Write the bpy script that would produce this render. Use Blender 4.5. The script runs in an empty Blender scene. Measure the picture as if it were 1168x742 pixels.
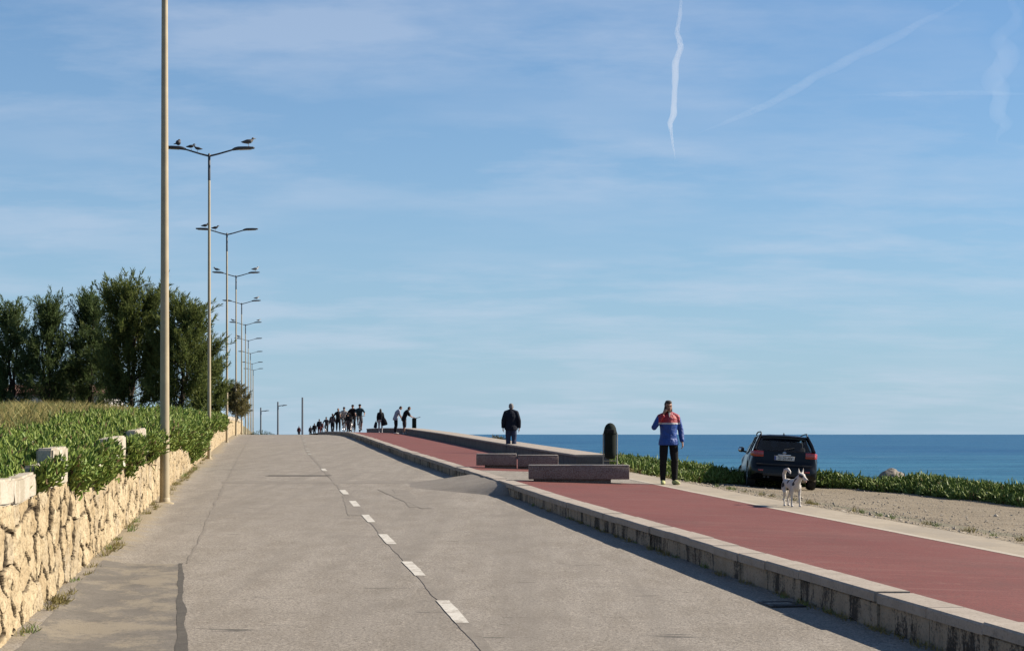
import bpy, bmesh, math, random
import numpy as np
from mathutils import Vector, Matrix
R = math.radians
rng = np.random.default_rng(7)
random.seed(7)
SC = bpy.context.scene
COL = SC.collection

# ------------------------------------------------------------------ helpers
def tag(o, label=None, cat=None, group=None, kind=None):
    if label: o['label'] = label
    if cat: o['category'] = cat
    if group: o['group'] = group
    if kind: o['kind'] = kind
    return o

def empty(name, loc, rz=0.0, label=None, cat=None, group=None):
    o = bpy.data.objects.new(name, None)
    COL.objects.link(o)
    o.empty_display_size = 0.2
    o.location = loc
    o.rotation_euler = (0, 0, rz)
    return tag(o, label, cat, group)

def link(name, me, parent=None, mats=()):
    o = bpy.data.objects.new(name, me)
    COL.objects.link(o)
    if not me.materials:
        for m in mats: me.materials.append(m)
    if parent: o.parent = parent
    return o

def copy_tree(o, parent=None):
    c = o.copy(); COL.objects.link(c)
    if parent: c.parent = parent
    for ch in list(o.children): copy_tree(ch, c)
    return c

def np_mesh(name, V, faces, matidx=None, smooth=False):
    """V (n,3); faces = list of int arrays (m,k)"""
    me = bpy.data.meshes.new(name)
    V = np.asarray(V, dtype=np.float32)
    faces = [np.asarray(f, dtype=np.int32) for f in faces if len(f)]
    me.vertices.add(len(V)); me.vertices.foreach_set('co', V.ravel())
    nl = sum(f.size for f in faces); nf = sum(len(f) for f in faces)
    me.loops.add(nl); me.polygons.add(nf)
    me.loops.foreach_set('vertex_index', np.concatenate([f.ravel() for f in faces]))
    tot = np.concatenate([np.full(len(f), f.shape[1], dtype=np.int32) for f in faces])
    st = np.concatenate([[0], np.cumsum(tot)[:-1]]).astype(np.int32)
    me.polygons.foreach_set('loop_start', st)
    if matidx is not None:
        me.polygons.foreach_set('material_index', np.concatenate(matidx).astype(np.int32))
    me.polygons.foreach_set('use_smooth', np.full(nf, smooth))
    me.update(calc_edges=True)
    me.validate()
    return me

def grid_mesh(name, F, us, vs, smooth=True, attrs=None):
    U, W = np.meshgrid(us, vs, indexing='ij')
    X, Y, Z = F(U, W)
    V = np.stack([X, Y, Z], -1).reshape(-1, 3)
    nu, nv = len(us), len(vs)
    i = np.arange(nu - 1)[:, None] * nv + np.arange(nv - 1)[None, :]
    q = np.stack([i, i + nv, i + nv + 1, i + 1], -1).reshape(-1, 4)
    me = np_mesh(name, V, [q], smooth=smooth)
    if attrs:
        for k, fn in attrs.items():
            a = me.attributes.new(k, 'FLOAT', 'POINT')
            a.data.foreach_set('value', np.asarray(fn(U, W), dtype=np.float32).ravel())
    return me

class MB:
    def __init__(s): s.v = []; s.f = []; s.m = []
    def add(s, vs, fs, mi=0):
        b = len(s.v); s.v += [tuple(p) for p in vs]
        for f in fs: s.f.append(tuple(i + b for i in f)); s.m.append(mi)
    def box(s, c, size, rot=None, mi=0, bev=0.0, seg=2):
        bm = bmesh.new(); bmesh.ops.create_cube(bm, size=1.0)
        for v in bm.verts: v.co = Vector((v.co.x * size[0], v.co.y * size[1], v.co.z * size[2]))
        if bev > 0: bmesh.ops.bevel(bm, geom=bm.edges[:], offset=bev, segments=seg, affect='EDGES', profile=0.5)
        M = Matrix.Translation(Vector(c)) @ (rot.to_4x4() if rot else Matrix())
        bm.verts.index_update()
        s.add([M @ v.co for v in bm.verts], [[v.index for v in f.verts] for f in bm.faces], mi)
        bm.free()
    def loft(s, pts, rad, n=12, side=None, cap=True, mi=0, power=2.0, fwd=None):
        """tube through pts; rad = list of r or (rx, ry)"""
        P = [Vector(p) for p in pts]; rings = []
        N = len(P)
        prev = None
        for i in range(N):
            t = (P[min(i + 1, N - 1)] - P[max(i - 1, 0)]).normalized()
            if side is not None: sd = Vector(side)
            elif prev is not None: sd = prev
            else: sd = Vector((1, 0, 0)) if abs(t.x) < .9 else Vector((0, 1, 0))
            sd = (sd - t * sd.dot(t))
            if sd.length < 1e-5: sd = Vector((0, 1, 0)) - t * t.y
            sd.normalize(); prev = sd
            fw = t.cross(sd)
            r = rad[i] if hasattr(rad, '__len__') else rad
            rx, ry = (r if hasattr(r, '__len__') else (r, r))
            ring = []
            for k in range(n):
                a = 2 * math.pi * k / n
                ca, sa = math.cos(a), math.sin(a)
                if power != 2.0:
                    ca = math.copysign(abs(ca) ** (2 / power), ca); sa = math.copysign(abs(sa) ** (2 / power), sa)
                ring.append(P[i] + sd * (rx * ca) + fw * (ry * sa))
            rings.append(ring)
        vs = [p for r_ in rings for p in r_]; fs = []
        for i in range(N - 1):
            for k in range(n):
                a = i * n + k; b = i * n + (k + 1) % n
                fs.append((a, b, b + n, a + n))
        if cap:
            fs.append(tuple(range(n - 1, -1, -1))); fs.append(tuple((N - 1) * n + k for k in range(n)))
        s.add(vs, fs, mi)
    def ball(s, c, r, n=10, m=7, mi=0, rot=None):
        rx, ry, rz = r if hasattr(r, '__len__') else (r, r, r)
        vs = []; fs = []
        for i in range(1, m):
            ph = math.pi * i / m
            for k in range(n):
                a = 2 * math.pi * k / n
                vs.append(Vector((rx * math.sin(ph) * math.cos(a), ry * math.sin(ph) * math.sin(a), rz * math.cos(ph))))
        t = len(vs); vs += [Vector((0, 0, rz)), Vector((0, 0, -rz))]
        for i in range(m - 2):
            for k in range(n):
                a = i * n + k; b = i * n + (k + 1) % n
                fs.append((a, a + n, b + n, b))
        for k in range(n):
            fs.append((t, k, (k + 1) % n)); b = (m - 2) * n
            fs.append((t + 1, b + (k + 1) % n, b + k))
        if rot: vs = [rot @ v for v in vs]
        s.add([Vector(c) + v for v in vs], fs, mi)
    def lathe(s, c, prof, n=20, mi=0):
        vs = []; fs = []
        for (r, z) in prof:
            for k in range(n):
                a = 2 * math.pi * k / n
                vs.append((c[0] + r * math.cos(a), c[1] + r * math.sin(a), c[2] + z))
        m = len(prof)
        for i in range(m - 1):
            for k in range(n):
                a = i * n + k; b = i * n + (k + 1) % n
                fs.append((a, b, b + n, a + n))
        fs.append(tuple(range(n - 1, -1, -1))); fs.append(tuple((m - 1) * n + k for k in range(n)))
        s.add(vs, fs, mi)
    def torus(s, c, Rm, r, axis='x', n=28, m=8, mi=0):
        vs = []; fs = []
        for i in range(n):
            a = 2 * math.pi * i / n
            for k in range(m):
                b = 2 * math.pi * k / m
                q = Rm + r * math.cos(b); h = r * math.sin(b)
                p = (h, q * math.cos(a), q * math.sin(a)) if axis == 'x' else (q * math.cos(a), h, q * math.sin(a)) if axis == 'y' else (q * math.cos(a), q * math.sin(a), h)
                vs.append((c[0] + p[0], c[1] + p[1], c[2] + p[2]))
        for i in range(n):
            for k in range(m):
                fs.append((i * m + k, ((i + 1) % n) * m + k, ((i + 1) % n) * m + (k + 1) % m, i * m + (k + 1) % m))
        s.add(vs, fs, mi)
    def mesh(s, name='m', smooth=True, fix=True):
        me = bpy.data.meshes.new(name)
        me.from_pydata([tuple(p) for p in s.v], [], s.f)
        me.polygons.foreach_set('material_index', s.m)
        if fix:
            bm = bmesh.new(); bm.from_mesh(me); bmesh.ops.recalc_face_normals(bm, faces=bm.faces[:]); bm.to_mesh(me); bm.free()
        me.polygons.foreach_set('use_smooth', [smooth] * len(me.polygons))
        me.update()
        return me
    def build(s, name, mats, parent=None, smooth=True, sharp=35):
        me = s.mesh(name, smooth)
        if smooth and sharp:
            try: me.set_sharp_from_angle(angle=R(sharp))
            except Exception: pass
        if not isinstance(mats, (list, tuple)): mats = [mats]
        return link(name, me, parent, mats)
    def remesh(s, name, mats, voxel, parent=None, smooth_it=4, factor=.5, colour=None):
        me = s.mesh(name, True)
        t = bpy.data.objects.new('tmp', me); COL.objects.link(t)
        m = t.modifiers.new('r', 'REMESH'); m.mode = 'VOXEL'; m.voxel_size = voxel
        m2 = t.modifiers.new('s', 'SMOOTH'); m2.iterations = smooth_it; m2.factor = factor
        dg = bpy.context.evaluated_depsgraph_get()
        out = bpy.data.meshes.new_from_object(t.evaluated_get(dg))
        bpy.data.objects.remove(t); bpy.data.meshes.remove(me)
        out.materials.clear()
        if not isinstance(mats, (list, tuple)): mats = [mats]
        for mm in mats: out.materials.append(mm)
        n = len(out.polygons)
        if colour is not None and n:
            cs = np.empty(n * 3, dtype=np.float32); out.polygons.foreach_get('center', cs)
            out.polygons.foreach_set('material_index', np.asarray(colour(cs.reshape(-1, 3)), dtype=np.int32))
        else:
            out.polygons.foreach_set('material_index', np.zeros(n, dtype=np.int32))
        out.polygons.foreach_set('use_smooth', np.full(n, True))
        out.name = name
        return link(name, out, parent)

# ---- value noise (numpy)
def _h(ix, iy, seed):
    n = (ix.astype(np.int64) * 374761393 + iy.astype(np.int64) * 668265263 + seed * 982451653) & 0x7fffffff
    n = ((n ^ (n >> 13)) * 1274126177) & 0x7fffffff
    return ((n ^ (n >> 16)) & 0xffff) / 65535.0
def vnoise(x, y, seed=0):
    x = np.asarray(x, float); y = np.asarray(y, float)
    x0 = np.floor(x); y0 = np.floor(y); fx = x - x0; fy = y - y0
    fx = fx * fx * (3 - 2 * fx); fy = fy * fy * (3 - 2 * fy)
    a = _h(x0, y0, seed); b = _h(x0 + 1, y0, seed); c = _h(x0, y0 + 1, seed); d = _h(x0 + 1, y0 + 1, seed)
    return (a * (1 - fx) + b * fx) * (1 - fy) + (c * (1 - fx) + d * fx) * fy
def fbm(x, y, seed=0, o=4):
    s = 0; a = .5; t = 0
    for i in range(o):
        s = s + a * vnoise(x * 2 ** i, y * 2 ** i, seed + i * 17); t += a; a *= .5
    return s / t
def voronoi(u, v, seed=0, jit=.85):
    iu = np.floor(u); iv = np.floor(v)
    f1 = np.full(u.shape, 9.); f2 = np.full(u.shape, 9.); idd = np.zeros(u.shape)
    cx = np.zeros(u.shape); cy = np.zeros(u.shape)
    for a in (-1, 0, 1):
        for b in (-1, 0, 1):
            gu = iu + a; gv = iv + b
            pu = gu + .5 + jit * (_h(gu, gv, seed) - .5); pv = gv + .5 + jit * (_h(gu, gv, seed + 5) - .5)
            d = np.hypot(u - pu, v - pv)
            n1 = d < f1
            f2 = np.where(n1, f1, np.minimum(f2, d))
            idd = np.where(n1, _h(gu, gv, seed + 9), idd); cx = np.where(n1, pu, cx); cy = np.where(n1, pv, cy)
            f1 = np.where(n1, d, f1)
    return f1, f2, idd, cx, cy
def sstep(a, b, x):
    t = np.clip((x - a) / (b - a), 0, 1); return t * t * (3 - 2 * t)

# ------------------------------------------------------------------ materials
class NT:
    def __init__(s, m):
        s.t = m.node_tree; s.n = s.t.nodes; s.l = s.t.links
    def new(s, typ, **kw):
        n = s.n.new(typ)
        for k, v in kw.items(): setattr(n, k, v)
        return n
    def lk(s, a, b): s.l.new(a, b)
    def noise(s, co, scale, detail=4, rough=.55, vec=(1, 1, 1)):
        mp = s.new('ShaderNodeMapping'); s.lk(co, mp.inputs[0]); mp.inputs['Scale'].default_value = vec
        n = s.new('ShaderNodeTexNoise'); s.lk(mp.outputs[0], n.inputs['Vector'])
        n.inputs['Scale'].default_value = scale; n.inputs['Detail'].default_value = detail; n.inputs['Roughness'].default_value = rough
        return n.outputs['Fac']
    def ramp(s, fac, stops, interp='LINEAR'):
        r = s.new('ShaderNodeValToRGB'); s.lk(fac, r.inputs[0]); r.color_ramp.interpolation = interp
        e = r.color_ramp.elements
        while len(e) < len(stops): e.new(.5)
        for i, (p, c) in enumerate(stops):
            e[i].position = p; e[i].color = (c, c, c, 1) if not hasattr(c, '__len__') else (*c, 1)
        return r.outputs[0]
    def mix(s, fac, a, b, mode='MIX'):
        n = s.new('ShaderNodeMix'); n.data_type = 'RGBA'; n.blend_type = mode
        for sock, v in ((n.inputs[0], fac), (n.inputs[6], a), (n.inputs[7], b)):
            if hasattr(v, 'is_output'): s.lk(v, sock)
            elif hasattr(v, '__len__'): sock.default_value = (*v, 1)
            else: sock.default_value = v
        return n.outputs[2]
    def math(s, op, a, b=0.0, c=0.0):
        n = s.new('ShaderNodeMath'); n.operation = op
        for i, v in enumerate((a, b, c)):
            if hasattr(v, 'is_output'): s.lk(v, n.inputs[i])
            else: n.inputs[i].default_value = v
        return n.outputs[0]
    def bump(s, h, strength=.5, dist=.01, normal=None):
        b = s.new('ShaderNodeBump'); b.inputs['Strength'].default_value = strength; b.inputs['Distance'].default_value = dist
        s.lk(h, b.inputs['Height'])
        if normal is not None: s.lk(normal, b.inputs['Normal'])
        return b.outputs[0]

def new_mat(name):
    m = bpy.data.materials.new(name); m.use_nodes = True
    return m, NT(m), m.node_tree.nodes['Principled BSDF']

def M(name, col, rough=.8, col2=None, scale=6., lo=.35, hi=.65, detail=5, bump=0., bscale=40., bdist=.01, metal=0., spec=.5, vec=(1, 1, 1), island=None, transl=0., coat=0., fine=None):
    """plain procedural surface: two colours mixed by noise, optional bump"""
    m, t, p = new_mat(name)
    co = t.new('ShaderNodeTexCoord').outputs['Object']
    c = None
    if col2 is not None:
        c = t.mix(t.ramp(t.noise(co, scale, detail, .6, vec), [(lo, 0.), (hi, 1.)]), col, col2)
    if island is not None:
        g = t.new('ShaderNodeNewGeometry')
        c = t.mix(t.ramp(g.outputs['Random Per Island'], [(0., 0.), (1., 1.)]), c if c is not None else col, island)
    if fine is not None:
        c = t.mix(t.ramp(t.noise(co, fine[0], 2, .5), [(.4, 0.), (.6, 1.)]), c if c is not None else col, fine[1]) if len(fine) == 2 else \
            t.mix(t.math('MULTIPLY', t.ramp(t.noise(co, fine[0], 2, .5), [(.4, 0.), (.6, 1.)]), fine[2]), c if c is not None else col, fine[1])
    if c is None: p.inputs['Base Color'].default_value = (*col, 1)
    else: t.lk(c, p.inputs['Base Color'])
    p.inputs['Roughness'].default_value = rough; p.inputs['Metallic'].default_value = metal
    p.inputs['Specular IOR Level'].default_value = spec
    p.inputs['Coat Weight'].default_value = coat; p.inputs['Coat Roughness'].default_value = .03
    if bump: t.lk(t.bump(t.noise(co, bscale, 4, .6), bump, bdist), p.inputs['Normal'])
    if transl:
        tr = t.new('ShaderNodeBsdfTranslucent'); mx = t.new('ShaderNodeMixShader'); mx.inputs[0].default_value = transl
        if c is None: tr.inputs[0].default_value = (*col, 1)
        else: t.lk(c, tr.inputs[0])
        t.lk(p.outputs[0], mx.inputs[1]); t.lk(tr.outputs[0], mx.inputs[2])
        t.lk(mx.outputs[0], m.node_tree.nodes['Material Output'].inputs[0])
    return m

# ------------------------------------------------------------------ camera, light, sky
FPX = 2000.0            # focal length in photo pixels (photo 1168 x 742)
CAMZ = 1.9
cam = bpy.data.cameras.new('camera'); cam_o = bpy.data.objects.new('camera', cam); COL.objects.link(cam_o)
cam_o.location = (0, 0, CAMZ); cam_o.rotation_euler = (R(90), 0, 0)
cam.sensor_width = 36; cam.lens = 36 * FPX / 1168
cam.shift_y = (495 - 371) / 1168.0
cam.clip_start = .3; cam.clip_end = 150000
SC.camera = cam_o
def at(px, Y, z=None): return ((px - 584) / FPX * Y, Y) if z is None else ((px - 584) / FPX * Y, Y, z)
def zat(py, Y): return CAMZ - (py - 495) / FPX * Y

SUN_EL, SUN_AZ = 33.0, 12.0     # azimuth measured from +X towards +Y
sd = Vector((math.cos(R(SUN_EL)) * math.cos(R(SUN_AZ)), math.cos(R(SUN_EL)) * math.sin(R(SUN_AZ)), math.sin(R(SUN_EL))))
sun = bpy.data.lights.new('sun', 'SUN'); sun.energy = 5.0; sun.angle = R(.53); sun.color = (1.0, .89, .74)
sun_o = bpy.data.objects.new('sun', sun); COL.objects.link(sun_o)
sun_o.rotation_euler = (-sd).to_track_quat('-Z', 'Y').to_euler(); sun_o.location = (60, 20, 60)

W = bpy.data.worlds.new('World'); SC.world = W; W.use_nodes = True
wt = NT(W); bg = W.node_tree.nodes['Background']
sky = wt.new('ShaderNodeTexSky'); sky.sky_type = 'NISHITA'; sky.sun_disc = False
sky.sun_elevation = R(SUN_EL); sky.sun_rotation = R(90 - SUN_AZ)
sky.air_density = 1.0; sky.dust_density = .0; sky.ozone_density = 3.0; sky.altitude = 0
geo = wt.new('ShaderNodeTexCoord').outputs['Generated']
# thin cirrus veils: direction projected on a high plane
sp = wt.new('ShaderNodeSeparateXYZ'); wt.lk(geo, sp.inputs[0])
zz = wt.math('ADD', wt.math('MAXIMUM', sp.outputs[2], 0.0), .13)
cb = wt.new('ShaderNodeCombineXYZ')
wt.lk(wt.math('DIVIDE', sp.outputs[0], zz), cb.inputs[0]); wt.lk(wt.math('DIVIDE', sp.outputs[1], zz), cb.inputs[1])
c1 = wt.noise(cb.outputs[0], 2.6, 9, .60, (.62, .95, 1))
c2 = wt.noise(cb.outputs[0], 1.5, 4, .5, (.5, .9, 1))
cir = wt.math('MULTIPLY', wt.ramp(c1, [(.42, 0.), (.62, 1.)]), wt.ramp(c2, [(.36, .15), (.56, 1.)]))
cir = wt.math('MULTIPLY', cir, .34)
SKYTINT = wt.mix(1.0, sky.outputs[0], (.54, .86, 1.12), 'MULTIPLY')
hz = wt.math('POWER', 2.718, wt.math('MULTIPLY', wt.math('MAXIMUM', sp.outputs[2], 0.0), -5.2))
HAZED = wt.mix(wt.math('MULTIPLY', hz, .92), SKYTINT, (3.75, 5.15, 6.45))
skyc = wt.mix(cir, HAZED, (5.9, 6.5, 7.7))
wt.lk(skyc, bg.inputs[0]); bg.inputs[1].default_value = .05
SC.view_settings.view_transform = 'Standard'; SC.view_settings.look = 'None'
SC.view_settings.gamma = 1.0; SC.view_settings.use_curve_mapping = False
SC.view_settings.exposure = 1.11
SC.cycles.max_bounces = 6; SC.cycles.transparent_max_bounces = 12
SC.cycles.use_denoising = True

# ------------------------------------------------------------------ lie of the land
_ys = np.arange(-60, 900.5, .5)
def _smooth(kn, w):
    a = np.interp(_ys, [k[0] for k in kn], [k[1] for k in kn])
    # linear extrapolation at both ends
    n = int(w / .5); k = np.hanning(2 * n + 3)[1:-1]; k /= k.sum()
    pad = np.concatenate([a[0] + (np.arange(-n, 0)) * (a[1] - a[0]), a, a[-1] + np.arange(1, n + 1) * (a[-1] - a[-2])])
    return np.convolve(pad, k, 'valid')[:len(a)]
_zr = _smooth([(-60, -1.35), (0, 0), (33, .7425), (54, 1.09), (79, 1.49), (103.5, 1.80), (128, 1.87), (150, 1.87), (200, 1.74), (250, 1.5), (400, .5), (900, -6)], 10)
_kx = _smooth([(-60, 15.4), (0, 5.4), (11.5, 3.46), (13.8, 3.06), (16.45, 2.56), (19.8, 2.05), (24.8, 1.19), (32.8, -.02), (43.2, -1.58), (55, -3.3), (75, -6.0), (97, -8.85), (110, -10.6), (150, -16.3), (250, -30), (450, -58), (900, -121)], 5)
_kh = _smooth([(-60, .31), (12, .30), (32, .225), (43, .24), (900, .24)], 5)
def zr(Y): return np.interp(Y, _ys, _zr)
def kx(Y): return np.interp(Y, _ys, _kx)
def kh(Y): return np.interp(Y, _ys, _kh)
def wx(Y): return -1.95 - .1405 * np.asarray(Y, float)      # face of the retaining wall
PW, SW = 3.25, .86                                            # path width with its kerb, side strip width
def pz(Y, u): return zr(Y) + kh(Y) - .03 * np.clip(u, 0, 5)
def so(Y): return kx(Y) + PW + SW
# seaward rim (start of the ice plant belt)
RIM = np.array([(so(600.) + 1.3, 600), (so(300.) + 1.3, 300), (so(150.) + 1.3, 150), (so(100.) + 1.3, 100), (so(70.) + 1.3, 70), (so(52.) + 1.2, 52), (so(46.) + .9, 45.6), (so(43.) + .35, 42.8), (4.1, 44.6), (5.9, 47.1), (8.3, 48.8), (10.3, 46.6), (11.4, 42.5), (12.6, 37), (15, 28), (19, 12), (23, -3), (40, -60)], float)
def rim(x, Y):
    """signed distance to the rim, positive seaward"""
    x = np.asarray(x, float); Y = np.asarray(Y, float)
    d = np.full(np.broadcast(x, Y).shape, 1e9)
    for (a, b) in zip(RIM[:-1], RIM[1:]):
        e = b - a; L = e @ e
        t = np.clip(((x - a[0]) * e[0] + (Y - a[1]) * e[1]) / L, 0, 1)
        d = np.minimum(d, np.hypot(x - a[0] - t * e[0], Y - a[1] - t * e[1]))
    poly = np.vstack([RIM, [(-900, -60), (-900, 600)]])
    ins = np.zeros(d.shape, bool)
    for i in range(len(poly)):
        (x1, y1), (x2, y2) = poly[i - 1], poly[i]
        if y1 == y2: continue
        c = ((y1 > Y) != (y2 > Y)) & (x < (x2 - x1) * (Y - y1) / (y2 - y1) + x1)
        ins ^= c
    return np.where(ins, -d, d)
def gz(x, Y):
    """shoulder / seaward ground height"""
    d = np.clip(x - so(Y), 0, None)
    base = pz(Y, PW + SW) - .012 - .84 * (1 - np.exp(-d / 3.6))
    h = rim(x, Y)
    base = base + .04 * sstep(-.5, .6, h) * (1 - sstep(1., 2, h))
    return np.maximum(base - .42 * np.clip(h - .7, 0, None) - .004 * np.clip(h - 6, 0, None) ** 2, -8)
def tz(x, Y):
    d = wx(Y) - np.asarray(x, float)
    return zr(Y) + .98 + (.18 + .14 * sstep(20, 45, Y)) * sstep(.2, 3.2, d) + .12 * fbm(np.asarray(x) * .35, np.asarray(Y) * .35, 3) * sstep(.5, 3, d) - .004 * np.clip(d - 60, 0, None)
# ------------------------------------------------------------------ ground materials
def stone_mat(name, c1, c2, dark, sc=9, bump=.5, bs=60, bd=.006, rough=.9, stain=None):
    m, t, p = new_mat(name)
    co = t.new('ShaderNodeTexCoord').outputs['Object']
    c = t.mix(t.ramp(t.noise(co, sc, 6, .6), [(.3, 0.), (.7, 1.)]), c1, c2)
    c = t.mix(t.ramp(t.noise(co, sc * 9, 3, .6), [(.52, 0.), (.75, .7)]), c, dark)
    if stain: c = t.mix(t.ramp(t.math('ADD', t.noise(co, stain[0], 8, .7, stain[2]), t.math('MULTIPLY', t.math('SUBTRACT', t.noise(co, 40, 3, .7), .5), .30)), [(.49, 0.), (.57, stain[3])]), c, stain[1])
    t.lk(c, p.inputs['Base Color']); p.inputs['Roughness'].default_value = rough; p.inputs['Specular IOR Level'].default_value = .3
    t.lk(t.bump(t.noise(co, bs, 4, .65), bump, bd), p.inputs['Normal'])
    return m

def road_mat():
    m, t, p = new_mat('asphalt')
    co = t.new('ShaderNodeTexCoord').outputs['Object']
    big = t.noise(co, .35, 4, .6, (1, .45, 1)); mid = t.noise(co, 2.2, 5, .65, (1.3, .5, 1)); fine = t.noise(co, 48, 3, .75)
    spk = t.noise(co, 26, 3, .8)
    c = t.mix(t.ramp(big, [(.3, 0.), (.7, 1.)]), (.365, .328, .28), (.445, .402, .345))
    c = t.mix(t.ramp(mid, [(.42, 0.), (.62, .55)]), c, (.27, .234, .187))
    c = t.mix(t.ramp(fine, [(.38, .9), (.56, 0.)]), c, (.13, .114, .094))
    c = t.mix(t.ramp(spk, [(.56, 0.), (.66, .75)]), c, (.56, .50, .42))
    # wheel polish and long dark wear streaks
    st = t.noise(co, 1.0, 3, .6, (2.6, .06, 1))
    c = t.mix(t.ramp(st, [(.48, 0.), (.68, .5)]), c, (.235, .21, .178))
    c = t.mix(t.ramp(t.math('ADD', t.noise(co, .7, 8, .72, (1, .6, 1)), t.math('MULTIPLY', t.math('SUBTRACT', fine, .5), .25)), [(.57, 0.), (.66, .45)]), c, (.215, .19, .16))
    # short dark cracks and scuffs lying across the lane
    cr = t.noise(co, 1.0, 4, .7, (1.1, 5.5, 1))
    c = t.mix(t.ramp(cr, [(.655, 0.), (.70, .75)]), c, (.075, .07, .063))
    # blown sand along the wall
    at_ = t.new('ShaderNodeAttribute', attribute_name='sand').outputs['Fac']
    sn = t.noise(co, 1.3, 5, .65, (1.0, 1.9, 1))
    sm = t.ramp(t.math('ADD', at_, t.math('MULTIPLY', t.math('SUBTRACT', sn, .5), 1.5)), [(.45, 0.), (.85, 1.)])
    sfine = t.mix(t.ramp(fine, [(.35, 0.), (.65, 1.)]), (.27, .225, .15), (.42, .35, .235))
    c = t.mix(t.math('MULTIPLY', sm, .85), c, sfine)
    t.lk(c, p.inputs['Base Color']); p.inputs['Roughness'].default_value = .88; p.inputs['Specular IOR Level'].default_value = .25
    b = t.bump(fine, .55, .008); b = t.bump(spk, .4, .01, b); b = t.bump(big, .3, .05, b)
    t.lk(b, p.inputs['Normal'])
    return m
ASPH = road_mat()
PATCH = stone_mat('dark_asphalt', (.165, .149, .128), (.232, .21, .18), (.085, .078, .069), 3, .6, 75, .008, stain=(1.1, (.42, .36, .26), (1.3, 1.0, 1), .5))
SEAM = stone_mat('dark_seam', (.235, .208, .174), (.32, .286, .242), (.12, .106, .09), 3, .6, 75, .008)
TAR = stone_mat('tar', (.085, .078, .068), (.13, .118, .1), (.03, .03, .03), 5, .5, 60, .006)
PAINT = stone_mat('road_paint', (.66, .63, .56), (.78, .75, .68), (.36, .33, .28), 6, .4, 50, .004, stain=(5, (.36, .32, .27), (1, 1, 1), .6))
PAINT_OLD = stone_mat('worn_road_paint', (.46, .44, .39), (.3, .28, .24), (.2, .19, .17), 6, .4, 70, .004)
KERB_TOP = stone_mat('kerb_top_stone', (.40, .345, .285), (.52, .455, .385), (.22, .18, .15), 4, .5, 90, .006)
KERB_FACE = stone_mat('kerb_concrete', (.40, .33, .24), (.54, .455, .345), (.10, .085, .062), 5, .7, 45, .012, stain=(1.7, (.035, .031, .027), (2.2, 2.2, .6), .92))
STRIP = stone_mat('pale_concrete', (.40, .34, .255), (.49, .42, .32), (.30, .27, .22), 2.2, .3, 80, .004, stain=(.8, (.33, .29, .23), (1, .6, 1), .6))
EDGE = stone_mat('edging_stone', (.50, .445, .36), (.58, .52, .43), (.35, .32, .28), 5, .3, 80, .004)
def red_mat():
    m, t, p = new_mat('red_asphalt')
    co = t.new('ShaderNodeTexCoord').outputs['Object']
    c = t.mix(t.ramp(t.noise(co, .5, 5, .6, (1, .8, 1)), [(.32, 0.), (.68, 1.)]), (.195, .046, .037), (.245, .070, .056))
    c = t.mix(t.ramp(t.noise(co, 1., 5, .65, (.6, 3.2, 1)), [(.48, 0.), (.7, .45)]), c, (.25, .125, .105))
    f = t.noise(co, 48, 3, .75)
    c = t.mix(t.ramp(f, [(.38, .7), (.56, 0.)]), c, (.10, .036, .030))
    c = t.mix(t.ramp(t.noise(co, 45, 2, .8), [(.62, 0.), (.72, .45)]), c, (.36, .21, .18))
    c = t.mix(t.ramp(t.noise(co, .9, 6, .7, (1, .7, 1)), [(.50, 0.), (.70, .65)]), c, (.15, .056, .045))
    c = t.mix(t.ramp(t.noise(co, 2.6, 6, .7), [(.60, 0.), (.76, .4)]), c, (.34, .20, .155))
    c = t.mix(t.ramp(t.noise(co, 1., 6, .6, (.35, 6.5, 1)), [(.58, 0.), (.68, .25)]), c, (.32, .165, .14))
    t.lk(c, p.inputs['Base Color']); p.inputs['Roughness'].default_value = .85; p.inputs['Specular IOR Level'].default_value = .3
    t.lk(t.bump(f, .5, .006), p.inputs['Normal'])
    return m
RED = red_mat()
def gravel_mat():
    m, t, p = new_mat('gravel')
    co = t.new('ShaderNodeTexCoord').outputs['Object']
    v = t.new('ShaderNodeTexVoronoi'); v.inputs['Scale'].default_value = 28; t.lk(co, v.inputs['Vector'])
    c = t.mix(t.ramp(t.noise(co, .6, 5, .6), [(.35, 0.), (.65, 1.)]), (.25, .20, .132), (.345, .285, .20))
    sp = t.new('ShaderNodeSeparateColor'); t.lk(v.outputs['Color'], sp.inputs[0])
    c = t.mix(t.math('MULTIPLY', sp.outputs[0], .55), c, (.44, .385, .30))
    c = t.mix(t.ramp(v.outputs['Distance'], [(.45, 0.), (.8, .75)]), c, (.12, .1, .075))
    c = t.mix(t.ramp(t.noise(co, 1., 4, .65, (.5, 2.6, 1)), [(.58, 0.), (.7, .75)]), c, (.15, .125, .095))
    t.lk(c, p.inputs['Base Color']); p.inputs['Roughness'].default_value = .95; p.inputs['Specular IOR Level'].default_value = .2
    b = t.bump(v.outputs['Distance'], .8, -.02); b = t.bump(t.noise(co, 3, 4, .6), .6, .06, b); t.lk(b, p.inputs['Normal'])
    return m
GRAVEL = gravel_mat()
SOIL = M('dry_soil', (.20, .165, .105), .95, (.11, .10, .05), .8, bump=.6, bscale=8, bdist=.05, fine=(25, (.30, .26, .15), .5))

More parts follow.
